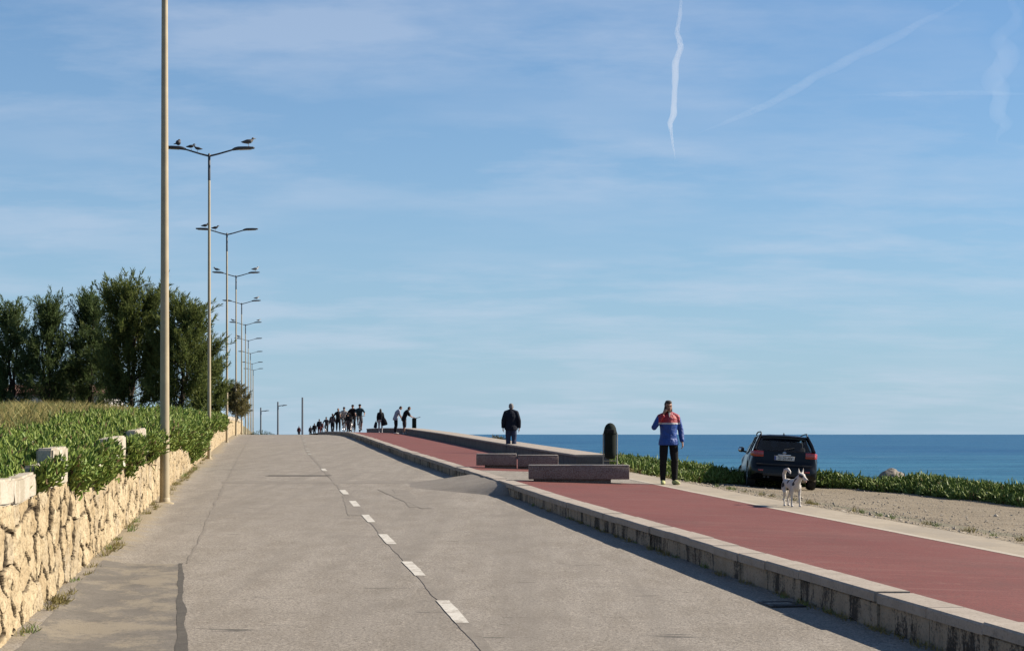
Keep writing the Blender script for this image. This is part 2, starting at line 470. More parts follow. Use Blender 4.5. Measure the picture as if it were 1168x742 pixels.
# ------------------------------------------------------------------ ground sheet and sea
yA = np.unique(np.concatenate([np.arange(-60, 8, 2.), np.arange(8, 62, .5), np.arange(62, 130, 1.5), np.arange(130, 340, 8)]))
latA = np.concatenate([np.linspace(-220, -30, 12), np.linspace(-24, -.36, 40), [-.34]])
latB = [-.30, -.02]
def ground_F(U, Vv):
    # u parameter: <0 terrace distance; 0..1 road+path; >1 shoulder distance
    x = np.where(U < -.32, wx(Vv) + U, np.where(U < 0, wx(Vv) + U, np.where(U <= 1, wx(Vv) + U * (so(Vv) - wx(Vv)), so(Vv) + (U - 1))))
    zroad = zr(Vv) - .12
    z = np.where(U < -.32, tz(x, Vv), np.where(U < 0, zroad, np.where(U <= 1, zroad, gz(x, Vv))))
    e = sstep(300, 345, Vv) * 30 + sstep(180, 215, -U) * 30
    return x, Vv, np.maximum(z - e, -9)
uu = np.concatenate([latA, latB, np.linspace(0.01, .98, 5), [1.0], 1 + np.concatenate([np.linspace(.05, 14, 60), np.linspace(14.5, 40, 22)])])
GROUND = M('ground_soil', (.17, .145, .09), .95, (.09, .095, .04), .7, bump=.6, bscale=6, bdist=.06, fine=(22, (.27, .23, .15), .5))
tag(link('ground', grid_mesh('ground', ground_F, uu, yA), None, [GROUND]), kind='structure')
def sea_mat():
    m, t, p = new_mat('sea_water')
    co = t.new('ShaderNodeTexCoord').outputs['Object']
    a = t.noise(co, .02, 5, .62, (.35, 1, 1)); b_ = t.noise(co, .18, 4, .6, (.5, 1.2, 1)); f = t.noise(co, .9, 3, .6, (.6, 1.2, 1))
    c = t.mix(t.ramp(a, [(.36, 0.), (.64, 1.)]), (.026, .120, .265), (.055, .190, .335))
    # shallower, greener water by the shore
    sx = t.new('ShaderNodeSeparateXYZ'); t.lk(co, sx.inputs[0])
    sh = t.ramp(t.math('DIVIDE', sx.outputs[1], 1500.0), [(.04, 1.), (.5, 0.)])
    c = t.mix(t.math('MULTIPLY', sh, .75), c, (.06, .225, .32))
    c = t.mix(t.math('MULTIPLY', t.ramp(t.noise(co, .09, 5, .7, (.22, 1.6, 1)), [(.60, 0.), (.72, .8)]), .6), c, (.40, .5, .54))
    c = t.mix(t.ramp(t.noise(co, .05, 6, .7, (.12, 1.3, 1)), [(.48, 0.), (.60, .4)]), c, (.014, .075, .19))
    t.lk(c, p.inputs['Base Color']); p.inputs['Roughness'].default_value = .55; p.inputs['Specular IOR Level'].default_value = .16; p.inputs['IOR'].default_value = 1.33
    n = t.bump(a, 1., 6.0); n = t.bump(b_, 1., 1.2, n); n = t.bump(f, 1., .35, n); t.lk(n, p.inputs['Normal'])
    return m
ys = np.concatenate([[-4000, -500, 0], np.geomspace(40, 90000, 40)])
xs = np.concatenate([-np.geomspace(90000, 50, 24), np.geomspace(50, 90000, 24)])
tag(link('sea', grid_mesh('sea', lambda U, V: (U, V, np.full(U.shape, -5.2)), xs, ys), None, [sea_mat()]), kind='structure')

# ------------------------------------------------------------------ road
yR = np.unique(np.concatenate([np.arange(-12, 60, .25), np.arange(60, 130, .5), np.arange(130, 335, 4)]))
fR = np.unique(np.concatenate([np.linspace(0, .3, 26), np.linspace(.3, 1, 24)]))
def road_F(U, V): 
    x = wx(V) - .05 + U * (kx(V) + .06 - wx(V)); d = x - wx(V)
    return x, V, zr(V) + .05 * (1 - sstep(0, .5, d)) + .012 * (fbm(x * .6, V * .4, 11) - .5)
def sand_at(U, V):
    x, Y, z = road_F(U, V); d = x - wx(Y)
    return np.clip(1.0 - d / (.35 + .55 * vnoise(Y * .22, Y * 0, 4)), 0, 1) * (.62 + .38 * sstep(17, 24, Y)) + .14 * (1 - sstep(1.2, 2.2, d)) * sstep(19, 30, Y)
tag(link('road', grid_mesh('road', road_F, fR, yR, attrs={'sand': sand_at}), None, [ASPH]), kind='structure')
def road_z(x, Y):
    d = x - wx(Y)
    return zr(Y) + .05 * (1 - sstep(0, .5, d)) + .012 * (fbm(x * .6, Y * .4, 11) - .5)
def road_strip(name, xa, xb, ys_, mat, lift=.004, nx=4, rag=0., seed=0, kind='structure'):
    def F(U, V):
        r1 = rag * (fbm(V * 1.3, V * 0 + 1.7, seed, 6) - .5); r2 = rag * (fbm(V * 1.1, V * 0 + 5.2, seed + 3, 6) - .5)
        a = xa(V) + r1; b = xb(V) + r2
        x = a + U * (b - a)
        return x, V, road_z(x, V) + lift
    return tag(link(name, grid_mesh(name, F, np.linspace(0, 1, nx), ys_), None, [mat]), kind=kind)
_cl = _smooth([(-60, 10.4), (0, 1.72), (15.4, -.53), (23.2, -1.66), (34.5, -3.31), (63.6, -7.4), (105, -12.6), (150, -18.6), (400, -52), (900, -122)], 6)
def cl(Y): return np.interp(Y, _ys, _cl)
road_strip('asphalt_patch', lambda Y: wx(Y) + .12, lambda Y: wx(Y) + 1.0 + .05 * (19.7 - Y), np.arange(4, 19.75, .12), PATCH, .004, 8, .1, 21)
road_strip('tar_seam', lambda Y: wx(Y) + .97 + .05 * (19.7 - Y) + .0 - .0035 * (19.7 - Y), lambda Y: wx(Y) + 1.015 + .05 * (19.7 - Y) + .003 * (19.7 - Y), np.arange(6, 19.8, .03), TAR, .006, 3, .075, 31)
road_strip('verge_seam', lambda Y: wx(Y) + 1.05, lambda Y: wx(Y) + 1.09, np.arange(19.8, 105, .1), SEAM, .004, 3, .09, 41)
road_strip('centre_seam', lambda Y: cl(Y) - .045, lambda Y: cl(Y) + .045, np.arange(4, 110, .1), SEAM, .004, 3, .06, 51)
mk = MB()
for k, yc in enumerate([7.7, 11.55, 15.4, 19.2, 23.1, 26.95, 30.7, 34.5, 46.2]):
    F = lambda U, V: (cl(V) + (U - .5) * .15, V, road_z(cl(V), V) + .010)
    road_strip('lane_dash', lambda Y: cl(Y) - .06, lambda Y: cl(Y) + .06, np.linspace(yc - .80, yc + .80, 40), PAINT, .006, 3, .025, 60 + k)
for k, yc in enumerate([61.3, 65.2, 69, 76.7, 84.3, 88, 95.6]):
    road_strip('worn_lane_dash', lambda Y: cl(Y) - .07, lambda Y: cl(Y) + .07, np.linspace(yc - .8, yc + .8, 8), PAINT_OLD, .006, 3, .03, 80 + k)
# resurfacing scars and skid marks
road_strip('skid_mark', lambda Y: -2.62 - .115 * (Y - 28), lambda Y: -2.40 - .115 * (Y - 28), np.arange(27.6, 33.2, .15), SEAM, .0035, 3, .08, 91)
road_strip('road_scar', lambda Y: -1.88 - .0 * Y + (30.9 - Y) * .12, lambda Y: -1.60 + (30.9 - Y) * .12, np.arange(29.6, 35.5, .15), SEAM, .0035, 3, .08, 92)
road_strip('skid_scar', lambda Y: -1.55 - .2 * (Y - 29.5), lambda Y: -1.36 - .2 * (Y - 29.5), np.arange(29.3, 35.5, .15), SEAM, .005, 3, .09, 93)
road_strip('road_crack', lambda Y: -5.95 + 0 * Y, lambda Y: -4.35 + 0 * Y, np.arange(42.2, 42.75, .1), TAR, .006, 8, .3, 95)
road_strip('cross_seam', lambda Y: wx(Y) + 1.0, lambda Y: kx(Y) - .9, np.arange(38.2, 39.6, .15), SEAM, .003, 30, .3, 96)
# ------------------------------------------------------------------ ramp up to the crossing
def ramp_F(U, V):
    out = .35 + 1.15 * sstep(33.2, 36.5, V) + .25 * fbm(V * .9, V * 0, 8)
    x = kx(V) + .02 - U * out
    h = kh(V) * .97
    prof = (1 - U) ** 1.15
    side = sstep(33.02, 33.5, V) * (1 - sstep(38.2, 39.6, V))
    z = zr(V) + h * prof * side - .012 + .02 * (1 - U) * (fbm(x * 3, V * 3, 5) - .5)
    return x, V, z
tag(link('kerb_ramp', grid_mesh('kerb_ramp', ramp_F, np.linspace(0, 1, 14), np.concatenate([np.linspace(33.0, 33.6, 8), np.linspace(33.7, 39.7, 40)])), None, [SEAM]), kind='structure')

# ------------------------------------------------------------------ kerb, red path, strip, shoulder
kb = MB(); Y0 = 4.0; r_ = random.Random(3)
while Y0 < 160:
    L = (.98 if Y0 < 60 else 2.0) * (r_.uniform(.8, 1.08))
    g = .012 if Y0 < 60 else .02
    ya, yb = Y0 + g / 2, Y0 + L - g / 2
    n = 2 if Y0 < 40 else 1
    jz = r_.uniform(-.008, .008); jx = r_.uniform(-.012, .012)
    for (mi, u0, u1, hz0, hz1, rad) in ((1, .03, .26, -.25, -.085, .012), (0, 0.0, .30, -.083, 0.0, .014)):
        rows = []
        for q in range(n + 1):
            y = ya + (yb - ya) * q / n; x0 = float(kx(y)) + jx; zt = float(zr(y) + kh(y)) + jz * (mi == 0)
            zb = zt + hz0 if mi == 0 else float(zr(y)) - .15
            prof = [(u0, zb), (u0 - (.006 * r_.random() if mi else 0), zt + hz1 - rad), (u0 + rad, zt + hz1), (u1 - .004, zt + hz1), (u1, zb)]
            rows.append([(x0 + a, y, b) for a, b in prof])
        vs = [p for r2 in rows for p in r2]; k5 = 5; fs = []
        for q in range(n):
            for k in range(k5): 
                a = q * k5 + k; b = q * k5 + (k + 1) % k5
                fs.append((a, b, b + k5, a + k5))
        fs.append(tuple(range(k5 - 1, -1, -1))); fs.append(tuple(n * k5 + k for k in range(k5)))
        kb.add(vs, fs, mi)
    Y0 += L
kerb = kb.build('kerb', [KERB_TOP, KERB_FACE], None, smooth=False)
tag(kerb, kind='structure')
yP = np.unique(np.concatenate([np.arange(-12, 130, .5), np.arange(130, 335, 5)]))
def path_sheet(name, u0, u1, ysel, mat, lift=0., nu=8):
    F = lambda U, V: (kx(V) + U, V, pz(V, U) + lift + .006 * (fbm((kx(V) + U) * .9, V * .9, 12) - .5))
    return tag(link(name, grid_mesh(name, F, np.linspace(u0, u1, nu), ysel), None, [mat]), kind='structure')
path_sheet('red_path', .285, PW - .10, yP[yP <= 35.0], RED, .001)
path_sheet('crossing_pad', .285, PW - .10, np.arange(35.0, 40.01, .25), ASPH, .001)
path_sheet('far_red_path', .285, PW - .10, yP[yP >= 40.0], RED, .001)
path_sheet('path_edging', PW - .10, PW + .02, yP[yP < 43.5], EDGE, .004, 3)
path_sheet('side_strip', PW + .015, PW + SW, yP[yP < 43.5], STRIP, .002, 6)
def gravel_F(U, V):
    x = so(V) - .06 + U * 16.5
    z = gz(x, V) + .028 + .05 * (fbm(x * .7, V * .7, 31) - .5) * sstep(.0, .8, U * 16.5) - .16 * np.exp(-((U * 16.5 - 3.0 - .9 * vnoise(V * .15, V * 0, 2)) / .35) ** 2) * .35
    z = np.where(U < .008, pz(V, PW + SW) - .05, z)
    return x, V, z
tag(link('gravel_shoulder', grid_mesh('gravel_shoulder', gravel_F, np.linspace(0, 1, 90), np.unique(np.concatenate([np.arange(-12, 54, .25)]))), None, [GRAVEL]), kind='structure')

# drain grate by the kerb
dg_ = empty('drain_grate', (kx(15.9) - .24, 15.9, zr(15.9) - .012), R(9), 'dark iron drain grate set in the road at the foot of the long kerb', 'drain')
fr = MB()
for (cx_, cy_, sx_, sy_) in ((-.2, 0, .05, .62), (.2, 0, .05, .62), (0, .29, .35, .05), (0, -.29, .35, .05)): fr.box((cx_, cy_, .008), (sx_, sy_, .03), bev=.004, seg=1)
dg_.scale = (.72, .72, 1)
IRON = M('iron', (.05, .047, .043), .7, (.06, .05, .042), 12, metal=.4)
fr.build('grate_frame', IRON, dg_, False)
fr = MB()
for k in range(9): fr.box((0, -.24 + k * .06, .004), (.36, .026, .02))
fr.build('grate_bars', IRON, dg_, False)

# ------------------------------------------------------------------ low parapets beside the far path
PARA = stone_mat('parapet_stone', (.17, .155, .14), (.23, .21, .19), (.09, .082, .075), 3, .5, 60, .006, stain=(1.6, (.11, .105, .10), (2, 2, .5), .7))
def parapet(ya, yb, h, label):
    e = empty('parapet_wall', (float(kx(ya)) + PW + SW / 2, ya, float(pz(ya, PW))), 0, label, 'wall')
    ys_ = np.linspace(ya, yb, max(3, int((yb - ya) / .75)))
    for nm, prof, mt in (('wall_face', [(.02, -.3), (.02, h - .055), (SW - .02, h - .055), (SW - .02, -.5)], PARA), ('wall_top', [(-.01, h - .053), (-.01, h - .01), (.012, h), (SW - .012, h), (SW + .01, h - .012), (SW + .01, h - .053)], KERB_TOP)):
        b = MB(); k = len(prof); vs = []
        for y in ys_:
            for (u, z) in prof: vs.append((float(kx(y)) + PW + u - e.location.x, y - ya, float(pz(y, PW)) + z - e.location.z))
        fs = []
        for q in range(len(ys_) - 1):
            for j in range(k):
                a = q * k + j; c = q * k + (j + 1) % k
                fs.append((a, c, c + k, a + k))
        fs.append(tuple(range(k - 1, -1, -1))); fs.append(tuple((len(ys_) - 1) * k + j for j in range(k)))
        b.add(vs, fs); b.build(nm, mt, e, False)
parapet(43.75, 115.5, .33, 'long low grey parapet wall running up the hill beside the far red path')
parapet(120.0, 140, .34, 'short far piece of low parapet behind the woman with bags at the crest')
# ------------------------------------------------------------------ retaining wall of rough stone
def wall_mat():
    m, t, p = new_mat('rough_sandstone')
    co = t.new('ShaderNodeTexCoord').outputs['Object']
    a = t.new('ShaderNodeAttribute', attribute_name='tone').outputs['Fac']
    j = t.new('ShaderNodeAttribute', attribute_name='joint').outputs['Fac']
    c = t.mix(t.ramp(a, [(0, 0.), (1, 1.)]), (.50, .385, .23), (.68, .56, .37))
    c = t.mix(t.ramp(t.math('FRACT', t.math('MULTIPLY', a, 5.3)), [(.60, 0.), (.95, .75)]), c, (.46, .40, .30))
    c = t.mix(t.ramp(t.noise(co, 7, 6, .65), [(.35, .7), (.62, 0.)]), c, (.36, .265, .145))
    c = t.mix(t.ramp(t.noise(co, 2.2, 5, .6), [(.5, 0.), (.72, .6)]), c, (.68, .57, .38))
    c = t.mix(t.ramp(t.noise(co, 26, 3, .7), [(.56, 0.), (.68, .8)]), c, (.11, .078, .042))
    c = t.mix(t.ramp(j, [(.22, 0.), (.75, .95)]), c, (.07, .05, .03))
    t.lk(c, p.inputs['Base Color']); p.inputs['Roughness'].default_value = .95; p.inputs['Specular IOR Level'].default_value = .2
    b = t.bump(t.noise(co, 30, 4, .7), .8, .02); b = t.bump(t.noise(co, 9, 4, .6), .6, .04, b); t.lk(b, p.inputs['Normal'])
    return m
SAND_STONE = wall_mat()
WHITE_CONC = stone_mat('whitewashed_concrete', (.54, .48, .385), (.66, .60, .50), (.30, .26, .19), 5, .6, 30, .012, stain=(2.2, (.36, .31, .22), (1, 1, .5), .7))
WALL_H = 1.06
def wall_h(Y): return WALL_H - .10 * sstep(34, 44, Y) + .05 * (vnoise(Y * 1.9, Y * 0, 77) - .5)
wall = empty('retaining_wall', (float(wx(8.)), 8.0, float(zr(8.))), 0, 'rough tan stone retaining wall with whitewashed blocks along the left roadside', 'wall')
def wall_mesh():
    yw = np.concatenate([np.arange(6, 10, .06), np.arange(10, 20, .018), np.arange(20, 34, .035), np.arange(34, 62, .08), np.arange(62, 150, .3)])
    vv = np.concatenate([np.linspace(0, 1, 58)])
    U, Vh = np.meshgrid(yw, vv, indexing='ij')
    H = wall_h(U) + .1
    hgt = Vh * H - .1
    wob = .35 * (fbm(U * 1.1, hgt * 1.1, 8) - .5)
    rowh = .31
    f1, f2, idd, cx, cy = voronoi(U / .44 + wob, (hgt + .16 * (fbm(U * .9, hgt * .9 + 9, 4) - .5)) / rowh + wob * .8, 5, .98)
    e = f2 - f1
    face = sstep(.02, .065, e)
    tilt = (idd - .5) * 1.2 * (U / .44 - cx) + ((idd * 7.3) % 1 - .5) * ((hgt / rowh) - cy)
    rock = fbm(U * 5 + idd * 31, hgt * 9, 21, 5) - .5
    disp = -.052 + face * (.042 + .026 * (idd - .5)) + face * .028 * np.clip(tilt, -1, 1) + (.045 * rock + .025 * np.abs(fbm(U * 8 + 7, hgt * 11, 52, 4) - .5)) * face + .022 * (fbm(U * 24, hgt * 24, 2) - .5)
    fade = 1 - .45 * sstep(40, 80, U)
    disp = disp * fade
    nx, ny = .99, .139
    X = wx(U) + nx * disp; Y = U + ny * disp
    Z = zr(U) + hgt
    # turn the top over to the back
    n_u = len(yw)
    Xt = wx(yw) - .34; Yt = yw - .04; Zt = zr(yw) + wall_h(yw) - .01
    V = np.concatenate([np.stack([X, Y, Z], -1), np.stack([Xt, Yt, Zt], -1)[:, None, :]], 1)
    nv = V.shape[1]
    V = V.reshape(-1, 3) - np.array(wall.location)
    i = np.arange(n_u - 1)[:, None] * nv + np.arange(nv - 1)[None, :]
    q = np.stack([i, i + nv, i + nv + 1, i + 1], -1).reshape(-1, 4)
    me = np_mesh('masonry', V, [q], smooth=False)
    pad = lambda A, v: np.concatenate([A, np.full((n_u, 1), v)], 1)
    for k, A in (('tone', pad(idd, .5)), ('joint', pad(1 - sstep(.0, .13, e), 0.))):
        at_ = me.attributes.new(k, 'FLOAT', 'POINT'); at_.data.foreach_set('value', A.astype(np.float32).ravel())
    return me
link('masonry', wall_mesh(), wall, [SAND_STONE])
# whitewashed blocks on top: (y start, y end, height)
def rough_block(name, ya, yb, h, thick, mat, seed, zofs=0., step=.05):
    b = bmesh.new(); bmesh.ops.create_cube(b, size=1)
    for v in b.verts: v.co = Vector((v.co.x * thick, v.co.y * (yb - ya), v.co.z * h))
    bmesh.ops.bevel(b, geom=b.edges[:], offset=.018, segments=2, affect='EDGES')
    bmesh.ops.subdivide_edges(b, edges=[e for e in b.edges if e.calc_length() > .12], cuts=5, use_grid_fill=True)
    for v in b.verts:
        w = v.co
        v.co += Vector((fbm(w.y * 5 + seed, w.z * 5, 3) - .5, fbm(w.x * 5 + seed, w.z * 5, 4) - .5, fbm(w.y * 4 + seed, w.x * 4, 5) - .5)) * .035
    me = bpy.data.meshes.new(name); b.to_mesh(me); b.free()
    me.polygons.foreach_set('use_smooth', [True] * len(me.polygons)); me.set_sharp_from_angle(angle=R(40))
    o = link(name, me, wall, [mat])
    ym = (ya + yb) / 2
    o.location = Vector((float(wx(ym)) - thick / 2 + .012, ym, float(zr(ym) + wall_h(ym)) + h / 2 - .012 + zofs)) - wall.location
    o.rotation_euler = (R(.95 + (.0)), 0, R(8.0)); return o
BL = [(8.2, 9.6, .22), (9.62, 11.0, .2), (11.02, 12.3, .21), (12.32, 13.5, .20), (13.52, 14.75, .21), (15.1, 15.7, .24), (15.95, 17.2, .36), (18.6, 19.5, .22), (21.7, 24.3, .31), (26.3, 28.4, .32), (31.2, 32.3, .2)]
for k, (a, b, h) in enumerate(BL): rough_block('coping_block', a, b, h, .15, WHITE_CONC, k * 3.7)
yy = 58.
k = 0
while yy < 148:
    L = 2.1 + (k % 3) * .25
    rough_block('coping_block', yy, yy + L - .03, .20, .32, WHITE_CONC, 50 + k, 0); yy += L; k += 1

# ------------------------------------------------------------------ ice plant and dry grass (uncountable ground cover)
def leaf_mat(name, c1, c2, rough=.55, transl=.3, spec=.28):
    m, t, p = new_mat(name)
    g = t.new('ShaderNodeNewGeometry'); co = t.new('ShaderNodeTexCoord').outputs['Object']
    r = g.outputs['Random Per Island']
    c = t.mix(r, c1, c2)
    c = t.mix(t.ramp(t.noise(co, .8, 3, .6), [(.4, 0.), (.7, .55)]), c, tuple(min(1, (a + b) * .62) for a, b in zip(c1, c2)))
    t.lk(c, p.inputs['Base Color']); p.inputs['Roughness'].default_value = rough; p.inputs['Specular IOR Level'].default_value = spec
    tr = t.new('ShaderNodeBsdfTranslucent'); mx = t.new('ShaderNodeMixShader'); mx.inputs[0].default_value = transl
    t.lk(c, tr.inputs[0]); t.lk(p.outputs[0], mx.inputs[1]); t.lk(tr.outputs[0], mx.inputs[2])
    t.lk(mx.outputs[0], m.node_tree.nodes['Material Output'].inputs[0])
    return m
ICE = leaf_mat('succulent_leaf', (.14, .27, .035), (.42, .49, .11))
ICE_DRY = leaf_mat('dry_leaf', (.20, .13, .06), (.26, .20, .09), .8)
ICE_R = leaf_mat('shore_succulent_leaf', (.14, .25, .045), (.35, .43, .11))
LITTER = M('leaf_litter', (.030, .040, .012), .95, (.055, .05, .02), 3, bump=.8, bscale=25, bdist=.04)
PETAL = M('pale_petal', (.75, .70, .45), .6, (.8, .78, .7), 3, transl=.3)
STRAW = leaf_mat('straw', (.30, .27, .09), (.52, .44, .19), .8, .35, .2)
GRASSG = leaf_mat('green_blade', (.10, .16, .035), (.20, .24, .07), .6, .3, .3)

def prisms(P, D, L, Wd, bend=.25):
    """three-sided tapering finger leaves; returns V, quads, tris"""
    n = len(P)
    D = D / np.linalg.norm(D, axis=1, keepdims=True)
    ref = rng.normal(size=(n, 3)); S = np.cross(D, ref); S /= np.linalg.norm(S, axis=1, keepdims=True) + 1e-9
    T = np.cross(D, S)
    mid = P + D * (L * .72)[:, None] + S * (L * bend * -.12)[:, None]
    tip = P + D * L[:, None] + S * (L * bend)[:, None] + np.array([0, 0, 1.]) * (L * .12)[:, None]
    V = np.empty((n, 7, 3))
    for k in range(3):
        a = 2 * math.pi * k / 3
        off = S * math.cos(a) + T * math.sin(a)
        V[:, k] = P + off * (Wd * .42)[:, None]; V[:, 3 + k] = mid + off * (Wd * .5)[:, None]
    V[:, 6] = tip
    b = np.arange(n)[:, None] * 7
    Q = np.concatenate([b + np.array([[0, 1, 4, 3]]), b + np.array([[1, 2, 5, 4]]), b + np.array([[2, 0, 3, 5]])])
    T3 = np.concatenate([b + np.array([[3, 4, 6]]), b + np.array([[4, 5, 6]]), b + np.array([[5, 3, 6]])])
    return V.reshape(-1, 3), Q, T3

def discs(P, N, r, n=7):
    m = len(P); N = N / np.linalg.norm(N, axis=1, keepdims=True)
    S = np.cross(N, rng.normal(size=(m, 3))); S /= np.linalg.norm(S, axis=1, keepdims=True); T = np.cross(N, S)
    V = np.empty((m, n, 3))
    for k in range(n):
        a = 2 * math.pi * k / n
        V[:, k] = P + (S * math.cos(a) + T * math.sin(a)) * r[:, None] + N * (r * .25)[:, None]
    i = np.arange(m)[:, None] * n + np.arange(n)[None, :]
    return V.reshape(-1, 3), i

# left bank: profile parameter p in [0,1] -> crown of the mound, lip over the wall, hanging curtain
def hang_len(Y):
    h = .03 + .34 * sstep(.48, .75, fbm(Y * .55, Y * 0, 15)) + .12 * (vnoise(Y * 2.5, Y * 0, 9) - .5)
    for (a, b, hh) in BL:
        h = h * (1 - .93 * (sstep(a - .15, a + .25, Y) * (1 - sstep(b - .1, b + .25, Y))))
    h += .20 * np.exp(-((Y - 18.2) / .7) ** 2) + .10 * np.exp(-((Y - 25.4) / .5) ** 2) + .18 * np.exp(-((Y - 30.3) / 1.0) ** 2) + .75 * np.exp(-((Y - 47.5) / 3.2) ** 2) + .25 * np.exp(-((Y - 36) / 2.) ** 2)
    return np.clip(h, .02, .95)
def in_block(Y):
    m = np.zeros(np.shape(Y))
    for (a, b, hh) in BL: m = np.maximum(m, sstep(a - .1, a + .1, Y) * (1 - sstep(b - .1, b + .1, Y)) * hh)
    return m
def bank(p, Y):
    """p 0..0.7 crown (from 3.6 m behind the wall face to the lip), .7..1 the hanging curtain"""
    ht = .05 + .20 * fbm(Y * .5, p * 5, 6) + .16 * (fbm(Y * 1.6, p * 9, 16) - .5)
    ht = ht * (1 - .55 * sstep(52, 75, Y))
    d = np.where(p < .7, 1.65 * (1 - p / .7) + .02, 0)
    blk = in_block(Y)
    lip = wall_h(Y) + zr(Y)
    back = sstep(.30, .75, d)                 # set back behind the blocks
    ztop = tz(wx(Y) - d, Y)
    zcrown = np.maximum(ztop, lip - .1) + ht * (.55 + .45 * np.minimum(1, d / .8)) + .06
    zcrown = np.where(blk > .02, np.where(d < .22, lip - .05 + blk * .75, zcrown), zcrown)
    q = np.clip((p - .7) / .3, 0, 1); hl = hang_len(Y)
    bulge = (.06 + .16 * hl) * np.sin(np.pi * np.clip(q * .9 + .12, 0, 1))
    zl = lip - .05 + blk * .75 + np.where(blk > .02, 0, ht * .55 + .11)
    z = np.where(p < .7, zcrown, zl - q * (hl + np.where(blk > .02, 0, ht * .5)))
    x = wx(Y) - d + np.where(p < .7, 0, bulge)
    x = np.where((blk > .02) & (p > .66), np.minimum(x, wx(Y) - .2), x)
    return x, Y, z
def bank_points(n, ya, yb, pa=0., pb=1.):
    Y = rng.uniform(ya, yb, n); p = rng.uniform(pa, pb, n)
    x, _, z = bank(p, Y)
    e = .01
    x1, _, z1 = bank(np.clip(p + e, 0, 1), Y); x2, _, z2 = bank(np.clip(p - e, 0, 1), Y)
    tx, tzv = x1 - x2, z1 - z2
    N = np.stack([-tzv, 0 * tx, tx], -1); N /= np.linalg.norm(N, axis=1, keepdims=True) + 1e-9
    N = np.where(N[:, 2:3] < -.3, -N, N)
    N[:, 0] = np.where(p > .7, np.abs(N[:, 0]) + .3, N[:, 0])
    return np.stack([x, Y, z], -1), N, p
def ice_plant():
    Vs, Fs, Ms = [], [], []; off = 0
    def put(V, F, mi):
        nonlocal off
        Vs.append(V)
        for f in F: Fs.append(f + off); Ms.append(np.full(len(f), mi))
        off += len(V)
    # dark litter sheet under the leaves
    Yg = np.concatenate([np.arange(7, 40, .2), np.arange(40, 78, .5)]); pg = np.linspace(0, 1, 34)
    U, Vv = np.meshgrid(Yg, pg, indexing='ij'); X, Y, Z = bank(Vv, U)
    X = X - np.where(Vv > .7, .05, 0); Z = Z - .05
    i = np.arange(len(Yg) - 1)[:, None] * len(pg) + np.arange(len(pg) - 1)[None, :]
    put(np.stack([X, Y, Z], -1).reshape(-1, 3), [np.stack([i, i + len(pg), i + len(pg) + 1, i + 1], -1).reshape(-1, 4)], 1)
    for (ya, yb, ns, per, Lm, Wm) in ((9, 18, 5400, 9, .070, .022), (18, 30, 6000, 9, .080, .025), (30, 48, 5400, 7, .12, .031), (48, 77, 5200, 6, .16, .042)):
        P, N, p = bank_points(ns, ya, yb)
        P = np.repeat(P, per, 0); N = np.repeat(N, per, 0); n = len(P)
        D = N * .55 + np.array([.05, -.02, .62]) + rng.normal(size=(n, 3)) * .42
        P = P + rng.normal(size=(n, 3)) * (.035 * Lm / .1) + N * rng.uniform(-.03, .05, n)[:, None]
        L = Lm * rng.uniform(.5, 1.5, n) * np.repeat(rng.uniform(.7, 1.35, ns), per); Wd = Wm * rng.uniform(.7, 1.25, n)
        V, Q, T = prisms(P, D, L, Wd, .22)
        dry = rng.random(n) < .06
        put(V, [Q, T], 0)
        Ms[-2] = np.tile(np.where(dry, 3, 0), 3); Ms[-1] = np.tile(np.where(dry, 3, 0), 3)
    P, N, p = bank_points(150, 11, 50, .3, .95)
    V, F = discs(P + N * .09, N + np.array([.3, -.4, .5]), rng.uniform(.018, .032, len(P)))
    put(V, [F], 2)
    me = np_mesh('ice_plant', np.concatenate(Vs), Fs, Ms)
    return tag(link('ice_plant', me, None, [ICE, LITTER, PETAL, ICE_DRY]), 'thick green finger leaved ice plant spilling over the stone wall top', 'ice plant', kind='stuff')
ice_plant()

def dry_grass():
    n = 42000
    Y = rng.uniform(16, 66, n); d = 1.3 + rng.gamma(1.4, 5.0, n)
    d = np.where(d > 34, rng.uniform(3, 30, n), d)
    x = wx(Y) - d
    dens = fbm(x * .5, Y * .5, 44)
    k = dens > .36; x, Y, d = x[k], Y[k], d[k]; n = len(x)
    P = np.stack([x, Y, tz(x, Y) + .0], -1)
    L = rng.uniform(.18, .46, n) * (.75 + .4 * sstep(2, 5, d)) * (.8 + .4 * vnoise(x * .8, Y * .8, 5)); Wd = rng.uniform(.010, .022, n) * (1 + Y / 60)
    az = rng.uniform(0, 2 * np.pi, n); S = np.stack([np.cos(az), np.sin(az), 0 * az], -1)
    lean = rng.normal(size=(n, 3)) * .28; lean[:, 2] = 0
    U = np.array([0, 0, 1.]) + lean
    V = np.stack([P - S * Wd[:, None] * .5, P + S * Wd[:, None] * .5, P + U * L[:, None] * .6 + S * Wd[:, None] * .45, P + U * L[:, None] * .6 - S * Wd[:, None] * .45, P + (U + lean * .9) * L[:, None]], 1)
    b = np.arange(n)[:, None] * 5
    green = rng.random(n) < np.where(d < 2.6, .5, .16)
    mi = green.astype(int)
    me = np_mesh('dry_grass', V.reshape(-1, 3), [b + np.array([[0, 1, 2, 3]]), b + np.array([[3, 2, 4]])], [mi, mi])
    tag(link('dry_grass', me, None, [STRAW, GRASSG]), 'yellow dry grass on the bank below the dark trees', 'grass', kind='stuff')
dry_grass()

